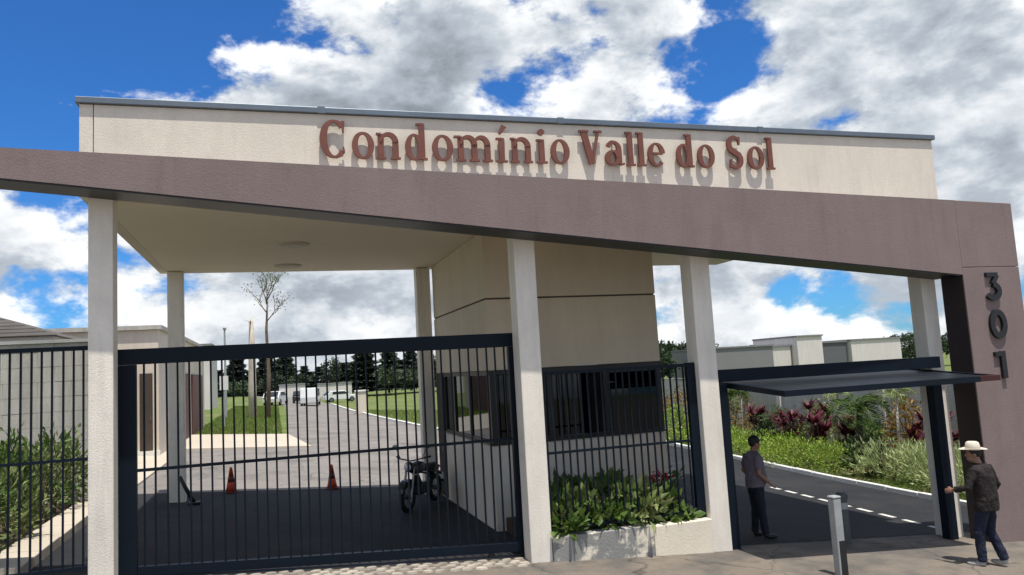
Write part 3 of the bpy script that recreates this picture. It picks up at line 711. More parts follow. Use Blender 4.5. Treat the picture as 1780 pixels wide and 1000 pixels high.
def palm(loc, h, label, trunk='trunk', fr=11, ln=1.3, m='leaf', lean=.1, r=.09, name='palm_tree', group=None):
    t = empty(name, loc, label=label, cat='palm', group=group)
    top = Vector((lean*h, lean*.4*h, h))
    MB().tube([(0, 0, -.1), (top.x*.3, top.y*.3, h*.5), top], [r*1.25, r, r*.85], 8).build('trunk', trunk, t, smooth=True)
    P, Q = [], []
    cr_ = MB()
    for k in range(fr):
        a = 6.283*k/fr+random.uniform(-.2, .2); e = random.uniform(.1, 1.2); p = top.copy(); pts = [p.copy()]
        for i in range(9):
            p = p+Vector((math.cos(a)*math.cos(e), math.sin(a)*math.cos(e), math.sin(e)))*ln/9; e -= .26; pts.append(p.copy())
            for sgn in (-1, 1):
                for u in (0, .5):
                    q = pts[-2].lerp(p, u); P.append(q); sd = Vector((-math.sin(a), math.cos(a), -.35))*sgn; Q.append(sd+Vector((math.cos(a), math.sin(a), 0))*.5)
        cr_.tube(pts, [.014]*9+[.004], 4)
    fo = leaf_obj('fronds', np.array(P), np.array(Q), ln*.30, ln*.045, m, t); o = cr_.build('frond_ribs', m, fo); return t
def tree(loc, h, rw, label, m='leaf_dark', n=2600, ln=.5, trunk='trunk_dark', group=None, name='broadleaf_tree', cb=.35):
    t = empty(name, loc, label=label, cat='tree', group=group)
    mb = MB(); mb.tube([(0, 0, -.2), (.03*h, 0, h*.35), (0, .02*h, h*.75)], [.03*h, .022*h, .008*h], 8)
    for k in range(6):
        a = k*1.05+random.uniform(-.3, .3); z = h*random.uniform(.3, .6); mb.tube([(.02*h, 0, z), (rw*.5*math.cos(a), rw*.5*math.sin(a), z+h*.16), (rw*.8*math.cos(a), rw*.8*math.sin(a), z+h*.25)], [.012*h, .008*h, .003*h], 5)
    mb.build('trunk', trunk, t, smooth=True)
    P, q = clumps(n, (0, 0, h*(1+cb)/2), (rw, rw, h*(1-cb)/2), 26, .17)
    leaf_obj('crown', P, q+RNG.normal(size=(n, 3))*.8, RNG.uniform(.7, 1.3, n)*ln, ln*.55, m, t); return t
def conifer_meshes(seed):
    h = 1.; n = 3200; z = RNG.uniform(.04, 1, n)**1.1
    rad = (1-z)*.20+.018; lay = .65+.35*np.sin(z*46+seed)
    a = RNG.uniform(0, 6.283, n); rr = rad*lay*RNG.uniform(.35, 1.1, n)
    P = np.stack([rr*np.cos(a), rr*np.sin(a), z], 1); Q = np.stack([np.cos(a), np.sin(a), RNG.uniform(-.5, .2, n)], 1)
    c = leaf_obj('crown', P, Q, .07, .03, 'leaf_pine'); me = c.data; D.objects.remove(c)
    return me, MB().tube([(0, 0, -.05), (0, 0, .5), (0, 0, .97)], [.016, .012, .003], 6).mesh('trunk', 'trunk_dark')
cons = [conifer_meshes(k) for k in range(3)]
def conifer(loc, h, w, k, label, group):
    t = empty('pine_tree', loc, random.uniform(0, 6), label, 'tree', group)
    inst('crown', cons[k][0], t, sc=(h*w, h*w, h)); inst('trunk', cons[k][1], t, sc=(h, h, h)); return t
# pines across the far end of the inner road
xs = np.linspace(-16, 31, 40)
for i, x in enumerate(xs):
    yv = 133+random.uniform(-6, 8); hgt = random.choice((3.8, 4.6, 5.2, 5.8, 6.6, 7.4))*random.uniform(.92, 1.08)
    if i % 4 == 2:
        tree((float(x), yv-4, -.1), hgt*.8, random.uniform(1.6, 2.4), 'rounded green tree mixed into the pine row at the far end of the road', 'leaf_far', 1200, .45, group='broadleaf trees at the end of the inner road'); continue
    conifer((float(x)+random.uniform(-.6, .6), yv, -.1), hgt, random.uniform(1.7, 2.6), i % 3, 'dark conifer in the dense row closing the far end of the inner road', 'pines at the end of the inner road')
for i, (x, y, h, w) in enumerate(((44, 92, 5.2, 2.6), (47.5, 90, 6.0, 3.0), (51, 93, 5.6, 2.8), (54.5, 91, 5.2, 2.6), (58, 92, 5.0, 2.4))):
    tree((x, y, -.8), h, w, 'dark rounded tree in the distant row between guardhouse and column', 'leaf_dark', 1500, .55, group='distant trees behind the right side')
for i, (x, y, h, w) in enumerate(((36.5, 66, 4.6, 2.0), (43.5, 74, 5.2, 2.2), (62, 80, 5.4, 2.6), (84.5, 85, 4.4, 3.0), (90, 85, 5.0, 3.4), (95, 86, 4.6, 3.4), (99.5, 85, 5.0, 3.4))):
    tree((x, y, -.8), h, w, ('dark tree left of the low grey distant house', 'dark tree poking above the low grey distant house', 'dark tree behind the wide white distant house', 'low tree behind the two small distant palms', 'tree partly hidden by the right column, left of two', 'tree partly hidden by the right column, right of two', 'rightmost tree beside the purple slab in the distance')[i], 'leaf_dark', 1300, .5)
palm((66.2, 62, -.8), 4.2, 'left of two small dark palms beside the distant white house', 'trunk_dark', 10, 1.7, 'leaf_dark', 0, .12)
palm((69.0, 62, -.8), 4.6, 'right of two small dark palms beside the distant white house', 'trunk_dark', 10, 1.8, 'leaf_dark', 0, .12)

# the bare tree and the palm trunk on the left lawn
bt = empty('bare_tree', (-3.75, 45, G(-3.75)), label='tall thin tree with sparse bare branches on the left lawn', cat='tree')
mb = MB(); mb.tube([(0, 0, -.1), (.1, 0, 3), (0, .1, 6), (.12, 0, 8)], [.16, .13, .09, .05], 8)
tw = []
def grow(p, d, L_, r, depth):
    q = p+d*L_; mid = p.lerp(q, .5)+Vector((random.uniform(-1, 1), random.uniform(-1, 1), 0))*L_*.08
    mb.tube([p, mid, q], [r, r*.8, r*.6], 5); tw.append(q)
    if depth:
        for k in range(3 if depth > 1 else 2):
            nd = (d+Vector((random.uniform(-1, 1), random.uniform(-1, 1), random.uniform(-.2, .5)))*.75).normalized(); grow(q if k else mid, nd, L_*random.uniform(.6, .85), r*.6, depth-1)
for z, a in ((6.6, .3), (7.2, 2.4), (7.8, 4.4), (8.0, 5.6), (8, 1.2)):
    grow(Vector((.05, .03, z)), Vector((math.cos(a)*.6, math.sin(a)*.6, .8)).normalized(), .95, .045, 3)
mb.build('trunk', 'trunk', bt, smooth=True)
tw = np.array([tuple(v) for v in tw]); P = tw[RNG.integers(0, len(tw), 260)]+RNG.normal(size=(260, 3))*.16
leaf_obj('crown', P, RNG.normal(size=(260, 3)), .16, .08, 'leaf', bt)
pt = empty('dead_palm', (-4.75, 45.5, G(-4.75)), label='thick pale palm trunk without fronds left of the bare tree', cat='palm')
MB().tube([(0, 0, -.1), (0, 0, 2), (.03, 0, 4.2), (.0, 0, 6.6)], [.30, .27, .24, .15], 10).build('trunk', 'trunk_pale', pt, smooth=True)
strap_leaves('dry_fronds', (0, 0, 6.5), 9, .9, .12, 'trunk_pale', pt, .8)
lp = empty('lamp_post', (-6.45, 45, G(-6.45)), label='slim grey lamp post standing on the left lawn', cat='lamp post')
MB().tube([(0, 0, -.1), (0, 0, 3), (0, 0, 5.9)], [.09, .075, .055], 8).build('pole', 'lamp_grey', lp); MB().lathe([(.05, 5.9), (.10, 5.95), (.12, 6.05), (.06, 6.12)], 10).build('lamp_head', 'lamp_grey', lp)
nb_ = empty('notice_board', (-5.9, 34, G(-5.9)), label='small white notice board on a post in the left lawn', cat='sign')
MB().tube([(0, 0, -.1), (0, 0, 2.0)], .03, 6).build('post', 'lamp_grey', nb_); MB().box(-.22, .22, -.05, -.03, 2.0, 2.75).build('panel', 'lamp_white', nb_)
gp = empty('gate_pillar', (3.27, 52, G(3.27)), label='squat pale pillar on the right kerb of the inner road', cat='pillar')
MB().box(-.45, .45, -.3, .3, -.1, 1.75).build('shaft', 'house_cream', gp, bevel=.02); MB().box(-.52, .52, -.37, .37, 1.753, 1.88).build('cap', 'kerb_white', gp, bevel=.02)

# plants along the left wall
for i, (x, y, h, r) in enumerate(((-7.1, 1.0, .95, .34), (-7.3, 1.9, 1.15, .34), (-7.1, 2.8, 1.0, .32), (-7.35, 3.8, 1.25, .34), (-7.1, 4.7, 1.2, .32), (-7.15, 5.6, 1.35, .32), (-7.1, 6.4, 1.45, .32), (-7.7, 5.2, 1.5, .32))):
    bush('leafy_shrub', (x, y, G(x)+.02), r, h, 420, .16, .055, ('leaf_light', 'leaf')[i % 2],
         'upright leafy shrub, %s from the front of the row along the left wall' % ('first', 'second', 'third', 'fourth', 'fifth', 'sixth', 'seventh', 'eighth')[i], group='shrubs along the left wall', up=.7, nc=14)
sheet('planting_bed', [(-10, .5), (-6.7, .75), (-6.8, 6.99), (-10, 6.99)], .03, 'soil')
# plants in the planter
for i, (x, y, h, r, mm, lb) in enumerate(((.68, .46, .52, .38, 'leaf', 'leftmost leafy plant in the planter beside the middle column'), (1.08, .48, .62, .40, 'leaf_light', 'pale broad-leaved plant second from the left in the planter'),
        (1.5, .46, .56, .40, 'leaf', 'bushy green plant in the middle of the planter'), (1.95, .46, .55, .38, 'leaf_light', 'pale leafy plant right of the middle of the planter'), (2.4, .48, .45, .36, 'leaf', 'low green plant near the right end of the planter'),
        (.95, 1.2, .6, .42, 'leaf', 'dark plant against the guardhouse wall at the left of the planter'), (1.75, 1.2, .58, .42, 'leaf', 'dark plant against the guardhouse wall in the middle of the planter'))):
    bush('planter_plant', (x, y, .19), r, h, 360, .20, .10, mm, lb, 'plant', 'plants in the low planter', up=.5, nc=12)
fb = bush('flowering_plant', (2.72, 1.15, .19), .26, .7, 220, .14, .05, 'leaf', 'small plant with red flowers at the right end of the planter', 'plant')
P, q = clumps(60, (0, 0, .6), (.2, .2, .12), 5, .2); leaf_obj('flower', P, RNG.normal(size=(60, 3)), .08, .06, 'flower_red', fb)

# right-hand garden
hed = [(11.95, 8.3), (12.1, 9.5), (12.25, 10.8), (12.5, 12.4), (12.75, 14.2), (13.1, 16.4)]
for i, (x, y) in enumerate(hed):
    bush('clipped_shrub', (x, y, G(x)), .95, .78, 1500, .10, .04, 'leaf_hedge', 'low bright green shrub, %s nearest of the row along the white kerb' % ('', 'second', 'third', 'fourth', 'fifth', 'sixth')[i] if i else 'low bright green shrub, nearest of the row along the white kerb', group='low green shrubs along the kerb', up=.8, nc=40)
for i, (x, y, lb) in enumerate(((11.75, 2.7, 'pale green clump nearest to the right gate post'), (11.9, 3.8, 'pale green clump second from the right gate post'), (12.0, 5.0, 'pale green clump third from the right gate post'), (12.1, 6.2, 'pale green clump next to the bright green shrubs'))):
    bush('pale_shrub', (x, y, G(x)), .80, .92, 1300, .17, .035, 'leaf_pale', lb, group='pale green clumps by the kerb', up=1.2, nc=34)
cords = [(13.6, 4.6, 1.35), (13.5, 6.0, 1.5), (14.2, 7.4, 1.25), (13.7, 9.6, 1.35), (14.1, 11.4, 1.6), (14.4, 13.4, 1.45), (14.6, 15.6, 1.3), (13.2, 3.4, 1.1), (13.3, 10.4, 1.2), (13.6, 12.3, 1.1)]
cl = ['tall red-leaved plant nearest the right gate post', 'tall red-leaved plant second from the right gate post', 'red-leaved plant close to the dark-trunked palm on its right', 'red-leaved plant just left of the dark-trunked palm',
      'tallest red-leaved plant in front of the grey wall', 'red-leaved plant left of the tallest red one', 'farthest red-leaved plant at the left of the garden', 'short red-leaved plant at the edge behind the right gate post', 'low red-leaved plant just behind the bright green shrubs, nearer the palm', 'low red-leaved plant just behind the bright green shrubs, farther from the palm']
for (x, y, h), lb in zip(cords, cl): cordyline((x, y, G(x)), h*1.15, 'leaf_red', lb, 'red-leaved garden plants', 10, .5, .10, 22)
for i, (x, y, h, r, mm, lb) in enumerate(((14.9, 5.4, 1.4, .6, 'leaf', 'green bush behind the nearest red-leaved plants'), (15.0, 8.6, 1.9, .6, 'leaf_orange', 'orange-tinged bush against the grey wall near the right post'), (15.1, 10.6, 1.2, .55, 'leaf', 'green bush against the grey wall behind the palm'),
        (15.0, 12.6, 1.5, .55, 'leaf_light', 'yellow-green bush against the grey wall in mid garden'), (15.2, 15.0, 1.2, .6, 'leaf', 'green bush against the grey wall at the left of the garden'), (15.0, 18.0, 2.0, .9, 'leaf_orange', 'orange-tinged bush far left against the grey wall'),
        (13.2, 13.0, .9, .5, 'leaf_dark', 'small dark bush behind the bright green shrubs'), (12.1, 7.15, 1.0, .45, 'leaf_dark', 'small dark bush at the foot of the garden palm'), (13.0, 19.0, 1.4, .8, 'leaf_hedge', 'bright bush seen between guardhouse and column'), (14.6, 22.0, 2.0, 1.0, 'leaf_orange', 'orange-leaved shrub seen between guardhouse and column'))):
    bush('garden_bush', (x, y, G(x)), r, h, 800, .16, .06, mm, lb, up=.5, nc=22)
palm((13.3, 8.7, G(13.3)), 1.7, 'small palm with dark trunk in the middle of the garden', 'trunk_dark', 13, 1.05, 'leaf', .05, .10)
palm((14.0, 16.8, G(14)), 1.9, 'small palm with brown trunk behind the standing guard', 'trunk', 12, 1.1, 'leaf', .03, .11)
for x, y, lb in ((13.9, 10.3, 'thin pale leaning stem with few leaves in mid garden'), (13.6, 7.5, 'thin pale stem with few leaves right of the garden palm')):
    palm((x, y, G(x)), 2.1, lb, 'trunk_pale', 7, .6, 'leaf_light', .06, .04, name='thin_palm')
# mown grass
def grass(name, polyf, n, h, label):
    P = np.array([polyf() for _ in range(n)]); P = np.stack([P[:, 0], P[:, 1], np.array([G(x) for x in P[:, 0]])-.012], 1)
    o = leaf_obj(name, P, RNG.normal(size=(n, 3))*.35+np.array([0, 0, 1]), RNG.uniform(.6, 1.3, n)*h, h*.16, 'grass'); tag(o, label, 'grass', kind='stuff'); return o
u = random.uniform
grass('grass', lambda: (lambda y: (10.6+.085*y+u(0, 1)**1.5*4.5, y))(u(.5, 22)), 22000, .07, 'short green grass between white kerb and garden plants')
grass('grass', lambda: (u(8.6, 14), u(-.5, .6)), 5000, .08, 'strip of green grass at the foot of the purple slab')
grass('grass', lambda: (u(-7, -3), u(27.6, 70)), 20000, .14, 'sunlit lawn left of the inner road')
grass('grass', lambda: (lambda y: (6.3-(y-22)*.085*(1 if y < 45 else .86)+u(.0, 9), y))(u(22, 60)), 20000, .14, 'sunlit lawn right of the inner road')

# ------------------------------------------------------------------ small things
def cone(x, y, label):
    t = empty('traffic_cone', (x, y, G(x)), label=label, cat='traffic cone', group='traffic cones on the drive'); t.scale = (.8, .8, .8)
    MB().box(-.19, .19, -.19, .19, .008, .045).build('base', 'cone_dark', t, bevel=.01)
    MB().lathe([(.15, .045), (.125, .16), (.10, .30)], 20).build('lower_body', 'cone_orange', t, smooth=True)
    MB().lathe([(.0995, .302), (.073, .46)], 20).build('band', 'cone_dark', t, smooth=True)
    MB().lathe([(.0725, .462), (.04, .66), (.028, .70)], 20).build('tip', 'cone_orange', t, smooth=True)
cone(-4.27, 8.1, 'orange traffic cone on the drive near the back left column'); cone(-2.07, 8.25, 'orange traffic cone in the middle of the main drive')

def bollards():
    t = empty('bollard', (3.78, -1.72, G(3.78)), label='slim square pale grey bollard with black lower front at the bottom of the picture', cat='bollard')
    MB().box(-.06, .06, -.06, .06, -.1, 1.0).build('post', 'bollard_white', t, bevel=.012); MB().box(-.035, .062, -.066, -.061, -.1, .46).build('black_band', 'bollard_black', t)
    MB().box(-.066, .066, -.066, .066, 1.003, 1.035).build('cap', 'bollard_white', t, bevel=.015)
    t = empty('bollard', (5.35, .05, G(5.35)), label='shorter dark grey bollard behind the slim pale one', cat='bollard')
    MB().lathe([(.085, -.1), (.085, .70), (.10, .71), (.10, .76), (.06, .80)], 18).build('post', 'bollard_grey', t, smooth=False); MB().lathe([(.087, .54), (.087, .64)], 18).build('band', 'bollard_white', t)
bollards()
dz = empty('leaning_post', (-5.0, 6.55, G(-5)+.004), label='short black post leaning over at the foot of the back left column', cat='post')
MB().tube([(.10, 0, .03), (-.06, .02, .34), (-.16, .03, .56)], [.045, .04, .035], 10).build('shaft', 'bag_black', dz, smooth=True)
MB().box(.0, .26, -.12, .12, 0, .04).build('base_plate', 'bag_black', dz, bevel=.008)

def motorbike(x, y, rz):
    t = empty('motorbike', (x, y, G(x)+.006), rz, 'dark motorbike parked on its stand beside the guardhouse wall', 'motorbike')
    def wheel(yc, r):
        w = MB().add(*torus((0, yc, r), r-.05, .05)).build('wheel', 'rubber', t, smooth=True)
        mb = MB(); mb.add(*torus((0, yc, r), r-.105, .018)); 
        for k in range(8): mb.bar((0, yc, r), (0, yc+(r-.1)*math.cos(k*.785), r+(r-.1)*math.sin(k*.785)), .012)
        mb.build('rim', 'metal_light', w); MB().tube([(-.06, yc, r), (.06, yc, r)], .045, 12).build('hub', 'metal_dark', w)
    def torus(c, R, r, a=24, b=8):
        vs = [(c[0]+r*math.sin(j*6.2832/b), c[1]+(R+r*math.cos(j*6.2832/b))*math.cos(i*6.2832/a), c[2]+(R+r*math.cos(j*6.2832/b))*math.sin(i*6.2832/a)) for i in range(a) for j in range(b)]
        return vs, [(i*b+j, ((i+1) % a)*b+j, ((i+1) % a)*b+(j+1) % b, i*b+(j+1) % b) for i in range(a) for j in range(b)]
    wheel(.64, .30); wheel(-.62, .29)
    f = MB()
    for s in (-1, 1): f.tube([(s*.085, .64, .30), (s*.085, .46, .86)], .024, 8)
    f.bar((-.12, .47, .84), (.12, .47, .84), .04); f.build('fork', 'metal_light', t)
    MB().tube([(-.37, .30, 1.03), (-.22, .42, 1.0), (0, .44, .96), (.22, .42, 1.0), (.37, .30, 1.03)], .014, 8).build('handlebar', 'metal_dark', t)
    for s in (-1, 1):
        MB().tube([(s*.37, .30, 1.03), (s*.27, .385, 1.01)], .02, 8).build('grip', 'rubber', t)
        mi = MB().tube([(s*.24, .41, 1.01), (s*.33, .40, 1.20)], .007, 6).build('mirror_stalk', 'metal_dark', t); MB().ell((s*.35, .40, 1.235), (.065, .015, .042)).build('mirror', 'metal_light', mi, smooth=True)
    MB().ell((0, .53, .86), (.10, .10, .10)).build('headlight_shell', 'bike_paint', t, smooth=True); MB().ell((0, .575, .86), (.08, .065, .08)).build('headlight', 'lamp_white', t, smooth=True)
    MB().ell((0, .18, .80), (.14, .28, .13), 14, 10).build('tank', 'bike_paint', t, smooth=True)
    MB().loft([(0, -.30, .70, .11, .34), (0, -.30, .76, .14, .38), (0, -.32, .80, .12, .36)], 16).build('seat', 'rubber', t, smooth=True)
    MB().ell((0, -.56, .68), (.09, .26, .09)).build('tail', 'bike_paint', t, smooth=True); MB().ell((0, -.80, .70), (.06, .03, .035)).build('tail_light', 'red_reflector', t, smooth=True)
    MB().box(-.13, .13, -.16, .20, .27, .50).build('engine', 'metal_dark', t, bevel=.04); MB().tube([(0, .12, .44), (0, .24, .62)], .085, 10).build('cylinder_head', 'metal_dark', t)
    MB().tube([(.13, .20, .42), (.15, .16, .26), (.16, -.2, .24), (.18, -.72, .34)], [.025, .025, .03, .05], 10).build('exhaust', 'metal_light', t, smooth=True)
    fr = MB(); fr.tube([(0, .46, .84), (0, .24, .5), (0, .18, .26), (0, -.22, .28), (0, -.3, .62), (0, .3, .74)], .02, 6); fr.tube([(.07, -.22, .32), (.07, -.62, .29)], .02, 6); fr.tube([(-.07, -.22, .32), (-.07, -.62, .29)], .02, 6); fr.build('frame', 'metal_dark', t)
    for yc, a0, a1, r in ((.64, 20, 150, .34), (-.62, 40, 170, .34)):
        p = [(yc+r*math.cos(math.radians(a0+(a1-a0)*i/10)), .3+r*math.sin(math.radians(a0+(a1-a0)*i/10))) for i in range(11)]
        mb = MB(); mb.add([(-.065, a, b) for a, b in p]+[(.065, a, b) for a, b in p], [(i, i+1, i+12, i+11) for i in range(10)]); mb.build('mudguard', 'bike_paint', t)
    MB().tube([(-.08, -.05, .26), (-.26, .0, .01)], .012, 6).build('side_stand', 'metal_dark', t)
    MB().box(-.09, .09, -.885, -.875, .42, .56).build('number_plate', 'lamp_white', t)
    return t
motorbike(-.52, 5.15, math.radians(180-36))

def car(x, y, rz, paint, label, van=False):
    t = empty('parked_car', (x, y, G(x)+.006), rz, label, 'car', 'cars parked far along the inner road')
    top = 1.85 if van else 1.45
    prof = [(-2.05, .32), (2.05, .32), (2.1, .62), (1.95, .82), (1.15, .92), (.45, top), (-1.35, top), (-1.95, .95), (-2.1, .75)] if not van else [(-2.1, .32), (2.1, .32), (2.15, .8), (1.6, 1.05), (1.1, top), (-1.95, top+.02), (-2.15, .9)]
    MB().prism(prof, -.84, .84).build('body', paint, t, bevel=.07)
    for s in (-1, 1):
        MB().prism([(-1.2, 1.0), (.85, 1.0), (.38, top-.1), (-1.1, top-.1)], s*.842-.006, s*.842+.006).build('side_window', 'car_dark', t)
        for xx in (-1.3, 1.3):
            w = MB().tube([(xx, s*.70, .32), (xx, s*.87, .32)], .32, 16).build('wheel', 'rubber', t); MB().tube([(xx, s*.871, .32), (xx, s*.885, .32)], .2, 12).build('rim', 'metal_light', w)
        MB().ell((2.05, s*.6, .68), (.06, .17, .09)).build('headlight', 'lamp_white', t); MB().ell((-2.06, s*.66, .78), (.05, .13, .10)).build('tail_light', 'red_reflector', t)
    MB().hexa([(.50, -.72, top-.04), (1.18, -.76, .955), (1.18, .76, .955), (.50, .72, top-.04), (.52, -.72, top-.02), (1.21, -.76, .965), (1.21, .76, .965), (.52, .72, top-.02)]).build('windscreen', 'car_dark', t)
    MB().hexa([(-1.99, -.72, 1.0), (-1.42, -.70, top-.05), (-1.42, .70, top-.05), (-1.99, .72, 1.0), (-2.03, -.72, 1.0), (-1.45, -.7, top-.03), (-1.45, .7, top-.03), (-2.03, .72, 1.0)]).build('rear_window', 'car_dark', t)
    return t
car(-3.2, 76, math.radians(75), 'car_white', 'white car parked at the left kerb far down the inner road')
car(.3, 74, math.radians(82), 'car_white', 'white van in the middle distance of the inner road', True)
car(-.2, 84, math.radians(80), 'car_dark', 'dark car behind the white van on the inner road')
car(4.6, 90, math.radians(10), 'car_white', 'white car seen side-on beyond the right kerb of the inner road')

# ------------------------------------------------------------------ people
def remesh(o, vox, sm=6):
    r = o.modifiers.new('remesh', 'REMESH'); r.mode = 'VOXEL'; r.voxel_size = vox; r.use_smooth_shade = True
    s = o.modifiers.new('smooth', 'SMOOTH'); s.factor = .5; s.iterations = sm; return o
FOLD = D.textures.new('folds', 'CLOUDS'); FOLD.noise_scale = .085; FOLD.noise_depth = 2
def folds(o, k=.016):
    d = o.modifiers.new('folds', 'DISPLACE'); d.texture = FOLD; d.strength = k; d.mid_level = .5; d.texture_coords = 'LOCAL'; return o
def hand(mb, w, d, side, curl=.5, back=None):
    """palm and five bent fingers from wrist w along d; side = where the thumb leaves"""
    w = Vector(w); d = Vector(d).normalized(); side = Vector(side); side = (side-d*side.dot(d)).normalized(); n = d.cross(side)
    if back is not None and n.dot(Vector(back)) > 0: n = -n
    R = Matrix((side, n, d)).transposed()
    mb.ell(w+d*.045, (.040, .018, .058), 12, 8, R)
    for k, (o, l) in enumerate(((.030, .070), (.011, .082), (-.010, .076), (-.030, .058))):
        p = w+d*.085+side*o; q = p+d*l*.5+n*l*.2*curl; e = q+d*l*.4*(1-curl*.6)+n*l*.5*curl
        mb.tube([p-d*.02, p, q, e], [.0100, .0098, .0092, .0078], 8)
    p = w+d*.025+side*.032; mb.tube([p-side*.012, p+side*.018+d*.022, p+side*.024+d*.05+n*.012], [.013, .0115, .009], 8)
def person(loc, rz, H, pose, label):
    t = empty('person', loc, rz, label, 'person'); k = H/1.75; t.scale = (k, k, k)
    V = Vector; b = MB(); p = pose; hc = V(p['head']); yaw = p.get('look', 0.); Rz = Matrix.Rotation(yaw, 3, 'Z')
    # body: head with face, neck, trunk, arms, hands, legs in one skin
    b.ell(hc+V((0, 0, .02)), (.076, .094, .112), 20, 14, Rz); b.ell(hc+Rz @ V((0, .022, -.065)), (.056, .068, .055), 16, 10, Rz)
    b.tube([hc+Rz @ V((0, .088, .012)), hc+Rz @ V((0, .112, -.022)), hc+Rz @ V((0, .09, -.034))], [.008, .016, .012], 8)
    for s in (-1, 1): b.ell(hc+Rz @ V((s*.078, -.008, -.01)), (.012, .020, .032), 8, 6, Rz)
    b.ell(hc+Rz @ V((0, .088, -.066)), (.026, .012, .010), 8, 6, Rz)
    b.tube([hc+V((0, -.02, -.05)), V(p['neck'])+V((0, 0, -.03))], [.052, .062], 12)
    tr = p['trunk']; b.loft([(x, y, z, rx*.9, ry*.9) for x, y, z, rx, ry in tr], 18)
    for s in 'LR':
        sh, el, wr = p['arm'+s]; sh, el, wr = V(sh), V(el), V(wr)
        b.tube([sh, sh.lerp(el, .5), el, el.lerp(wr, .35), wr], [.050, .044, .037, .038, .026], 12)
        d = (wr-el).normalized()+V(p.get('bend'+s, (0, 0, 0))); hand(b, wr, d, V(p['thumb'+s]), p.get('curl'+s, .5))
        hp, kn, an = [V(q) for q in p['leg'+s]]
        b.tube([hp, hp.lerp(kn, .5), kn, kn.lerp(an, .35), an], [.078, .068, .052, .050, .036], 12)
    body = remesh(b.build('body', 'skin', t), .0085, 4)
    c = MB()
    c.loft(p.get('coat', [(x, y, z, rx+.018, ry+.02) for x, y, z, rx, ry in tr]), 20)
    for s in 'LR':
        sh, el, wr = [V(q) for q in p['arm'+s]]; cut = p.get('sleeve', .88)
        if cut > .5: c.tube([sh+V((0, 0, .0)), sh.lerp(el, .5), el, el.lerp(wr, cut)], [.075, .062, .056, .044], 12)
        else: c.tube([sh, sh.lerp(el, .5), sh.lerp(el, .75)], [.074, .064, .060], 12)
    folds(remesh(c.build(p['top'][0], p['top'][1], t), .011, 5), .028)
    g = MB(); g.loft([(0, p['trunk'][0][1], .80, .145, .115), (0, p['trunk'][0][1], .88, .165, .125), (0, p['trunk'][0][1], .98, .16, .12)], 18)
    for s in 'LR':
        hp, kn, an = [V(q) for q in p['leg'+s]]; g.tube([hp, hp.lerp(kn, .5), kn, kn.lerp(an, .5), an+V((0, 0, -.01))], [.102, .088, .074, .068, .064], 14)
    folds(remesh(g.build('trousers', p['legs'], t), .011, 5), .026)
    for s in 'LR':
        an = V(p['leg'+s][2]); fd = V(p.get('foot'+s, (0, 1, 0))).normalized(); R = Matrix((V((fd.y, -fd.x, 0)), V((fd.x, fd.y, 0)), V((0, 0, 1)))).transposed()
        m_ = MB(); m_.ell(an+V((0, 0, -.03))+fd*.02, (.045, .065, .05), 12, 8, R); m_.ell(an+fd*.10+V((0, 0, -.055)), (.047, .115, .036), 14, 8, R)
        remesh(m_.build('shoe', p['shoe'], t), .008, 3)
    for s in (-1, 1): MB().ell(hc+Rz @ V((s*.030, .083, .018)), (.012, .008, .007), 8, 6, Rz).build('eye', 'hair', t, smooth=True)
    h = MB(); h.ell(hc+Rz @ V((0, -.012, .035)), (.083, .096, .105), 18, 12, Rz); ho = h.build('hair', 'hair', t, smooth=True)
    m2 = MB(); kd = p['hat']
    if kd == 'brim':
        vs = []
        n = 28
        c0 = hc+V((0, 0, .075))
        for r, z in ((.088, 0), (.13, .006), (.175, .0), (.178, -.008), (.13, -.004), (.088, -.01)):
            for i in range(n):
                a = i*6.2832/n; vs.append(c0+Rz @ V((r*.92*math.cos(a), r*1.08*math.sin(a), z+abs(math.cos(a))**2*(r-.088)*.22)))
        m2.add(vs, [(j*n+i, j*n+(i+1) % n, ((j+1) % 6)*n+(i+1) % n, ((j+1) % 6)*n+i) for j in range(6) for i in range(n)])
        m2.loft([(c0.x, c0.y, c0.z-.012, .090, .104), (c0.x, c0.y, c0.z+.05, .086, .10), (c0.x, c0.y, c0.z+.095, .074, .088), (c0.x, c0.y, c0.z+.112, .05, .062), (c0.x, c0.y, c0.z+.106, .02, .03)], 24)
        m2.build('hat', 'hat_straw', t, smooth=True)
    else:
        m2.ell(hc+Rz @ V((0, -.006, .055)), (.090, .104, .098), 18, 12, Rz); m2.ell(hc+Rz @ V((0, .125, .055)), (.068, .075, .010), 16, 6, Rz); m2.build('cap', 'cap_dark', t, smooth=True)
    return t
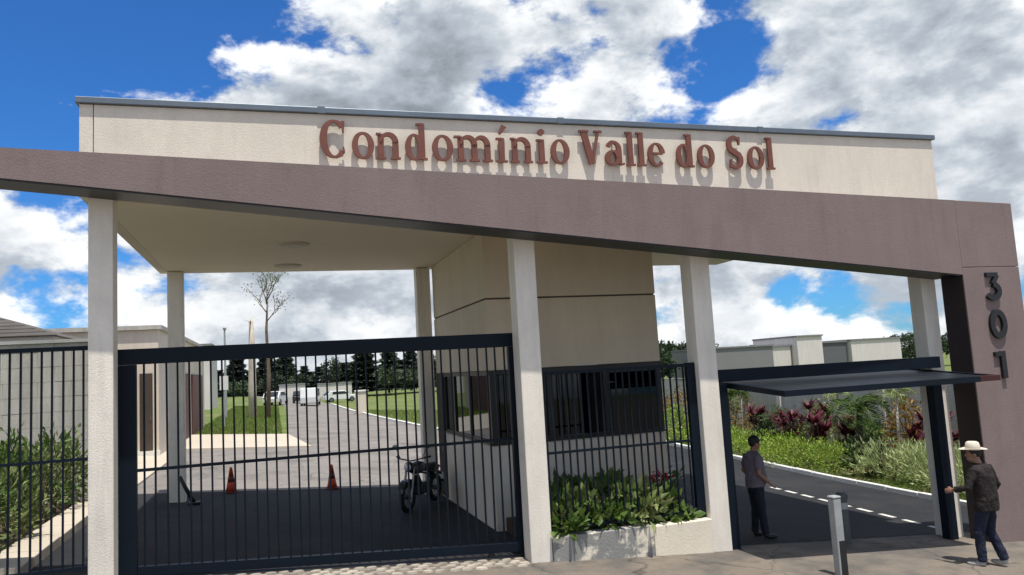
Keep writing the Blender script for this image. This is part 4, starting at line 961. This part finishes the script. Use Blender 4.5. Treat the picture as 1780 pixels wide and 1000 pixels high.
# walker with the straw hat: seen from behind, hand out to the gate post
poseA = dict(head=(-.02, .08, 1.60), neck=(-.01, .03, 1.46), look=math.radians(28), hat='brim', top=('jacket', 'jacket'), legs='jeans', shoe='shoe_light', sleeve=.90,
    trunk=[(0, 0, .90, .155, .115), (0, -.005, 1.02, .155, .115), (0, .0, 1.18, .165, .12), (0, .01, 1.32, .185, .125), (0, .02, 1.41, .165, .10), (0, .03, 1.455, .085, .07)],
    coat=[(0, 0, .80, .20, .165), (0, -.005, .86, .205, .165), (0, -.01, 1.0, .195, .16), (0, .0, 1.18, .200, .16), (0, .005, 1.32, .215, .155), (0, .015, 1.42, .185, .125), (0, .03, 1.48, .085, .08)],
    armL=((-.20, .02, 1.40), (-.31, .08, 1.15), (-.30, .30, 1.10)), thumbL=(.3, 0, 1), armR=((.20, .01, 1.40), (.315, -.06, 1.14), (.29, .08, .93)), thumbR=(-.6, .8, 0), curlL=.7, curlR=.6,
    legL=((-.09, 0, .88), (-.115, .09, .48), (-.12, .08, .085)), legR=((.09, 0, .88), (.10, .02, .47), (.115, -.13, .10)), footL=(-.1, 1, 0), footR=(.1, 1, 0))
person((6.26, -1.80, G(6.26)), math.radians(20), 1.69, poseA, 'person in pale brimmed hat, dark jacket and blue jeans by the right post')
# guard in the shade, turned to the right
poseB = dict(head=(0, .05, 1.60), neck=(0, .02, 1.46), look=0, hat='cap', top=('shirt', 'shirt_mauve'), legs='trousers_navy', shoe='shoe_dark', sleeve=.4,
    trunk=[(0, 0, .90, .155, .12), (0, .02, 1.02, .165, .145), (0, .02, 1.18, .165, .14), (0, .01, 1.32, .185, .125), (0, .0, 1.41, .165, .10), (0, .01, 1.455, .085, .07)],
    coat=[(0, .0, .86, .185, .16), (0, .02, .94, .19, .175), (0, .03, 1.06, .192, .18), (0, .02, 1.18, .19, .165), (0, .01, 1.32, .205, .145), (0, .0, 1.42, .178, .12), (0, .01, 1.48, .085, .08)],
    armL=((-.20, 0, 1.40), (-.27, -.06, 1.12), (-.22, .14, .93)), thumbL=(.8, .6, .2), armR=((.20, 0, 1.40), (.27, -.06, 1.12), (.23, .15, .94)), thumbR=(-.8, .6, .2), curlL=.5, curlR=.5,
    legL=((-.09, 0, .88), (-.105, .03, .48), (-.12, -.01, .085)), legR=((.09, 0, .88), (.11, .02, .48), (.13, .05, .085)), footL=(-.25, 1, 0), footR=(.25, 1, 0))
person((4.28, .80, G(4.28)), math.radians(-95), 1.66, poseB, 'person in dark cap, greyish mauve shirt and navy trousers standing in the shade')
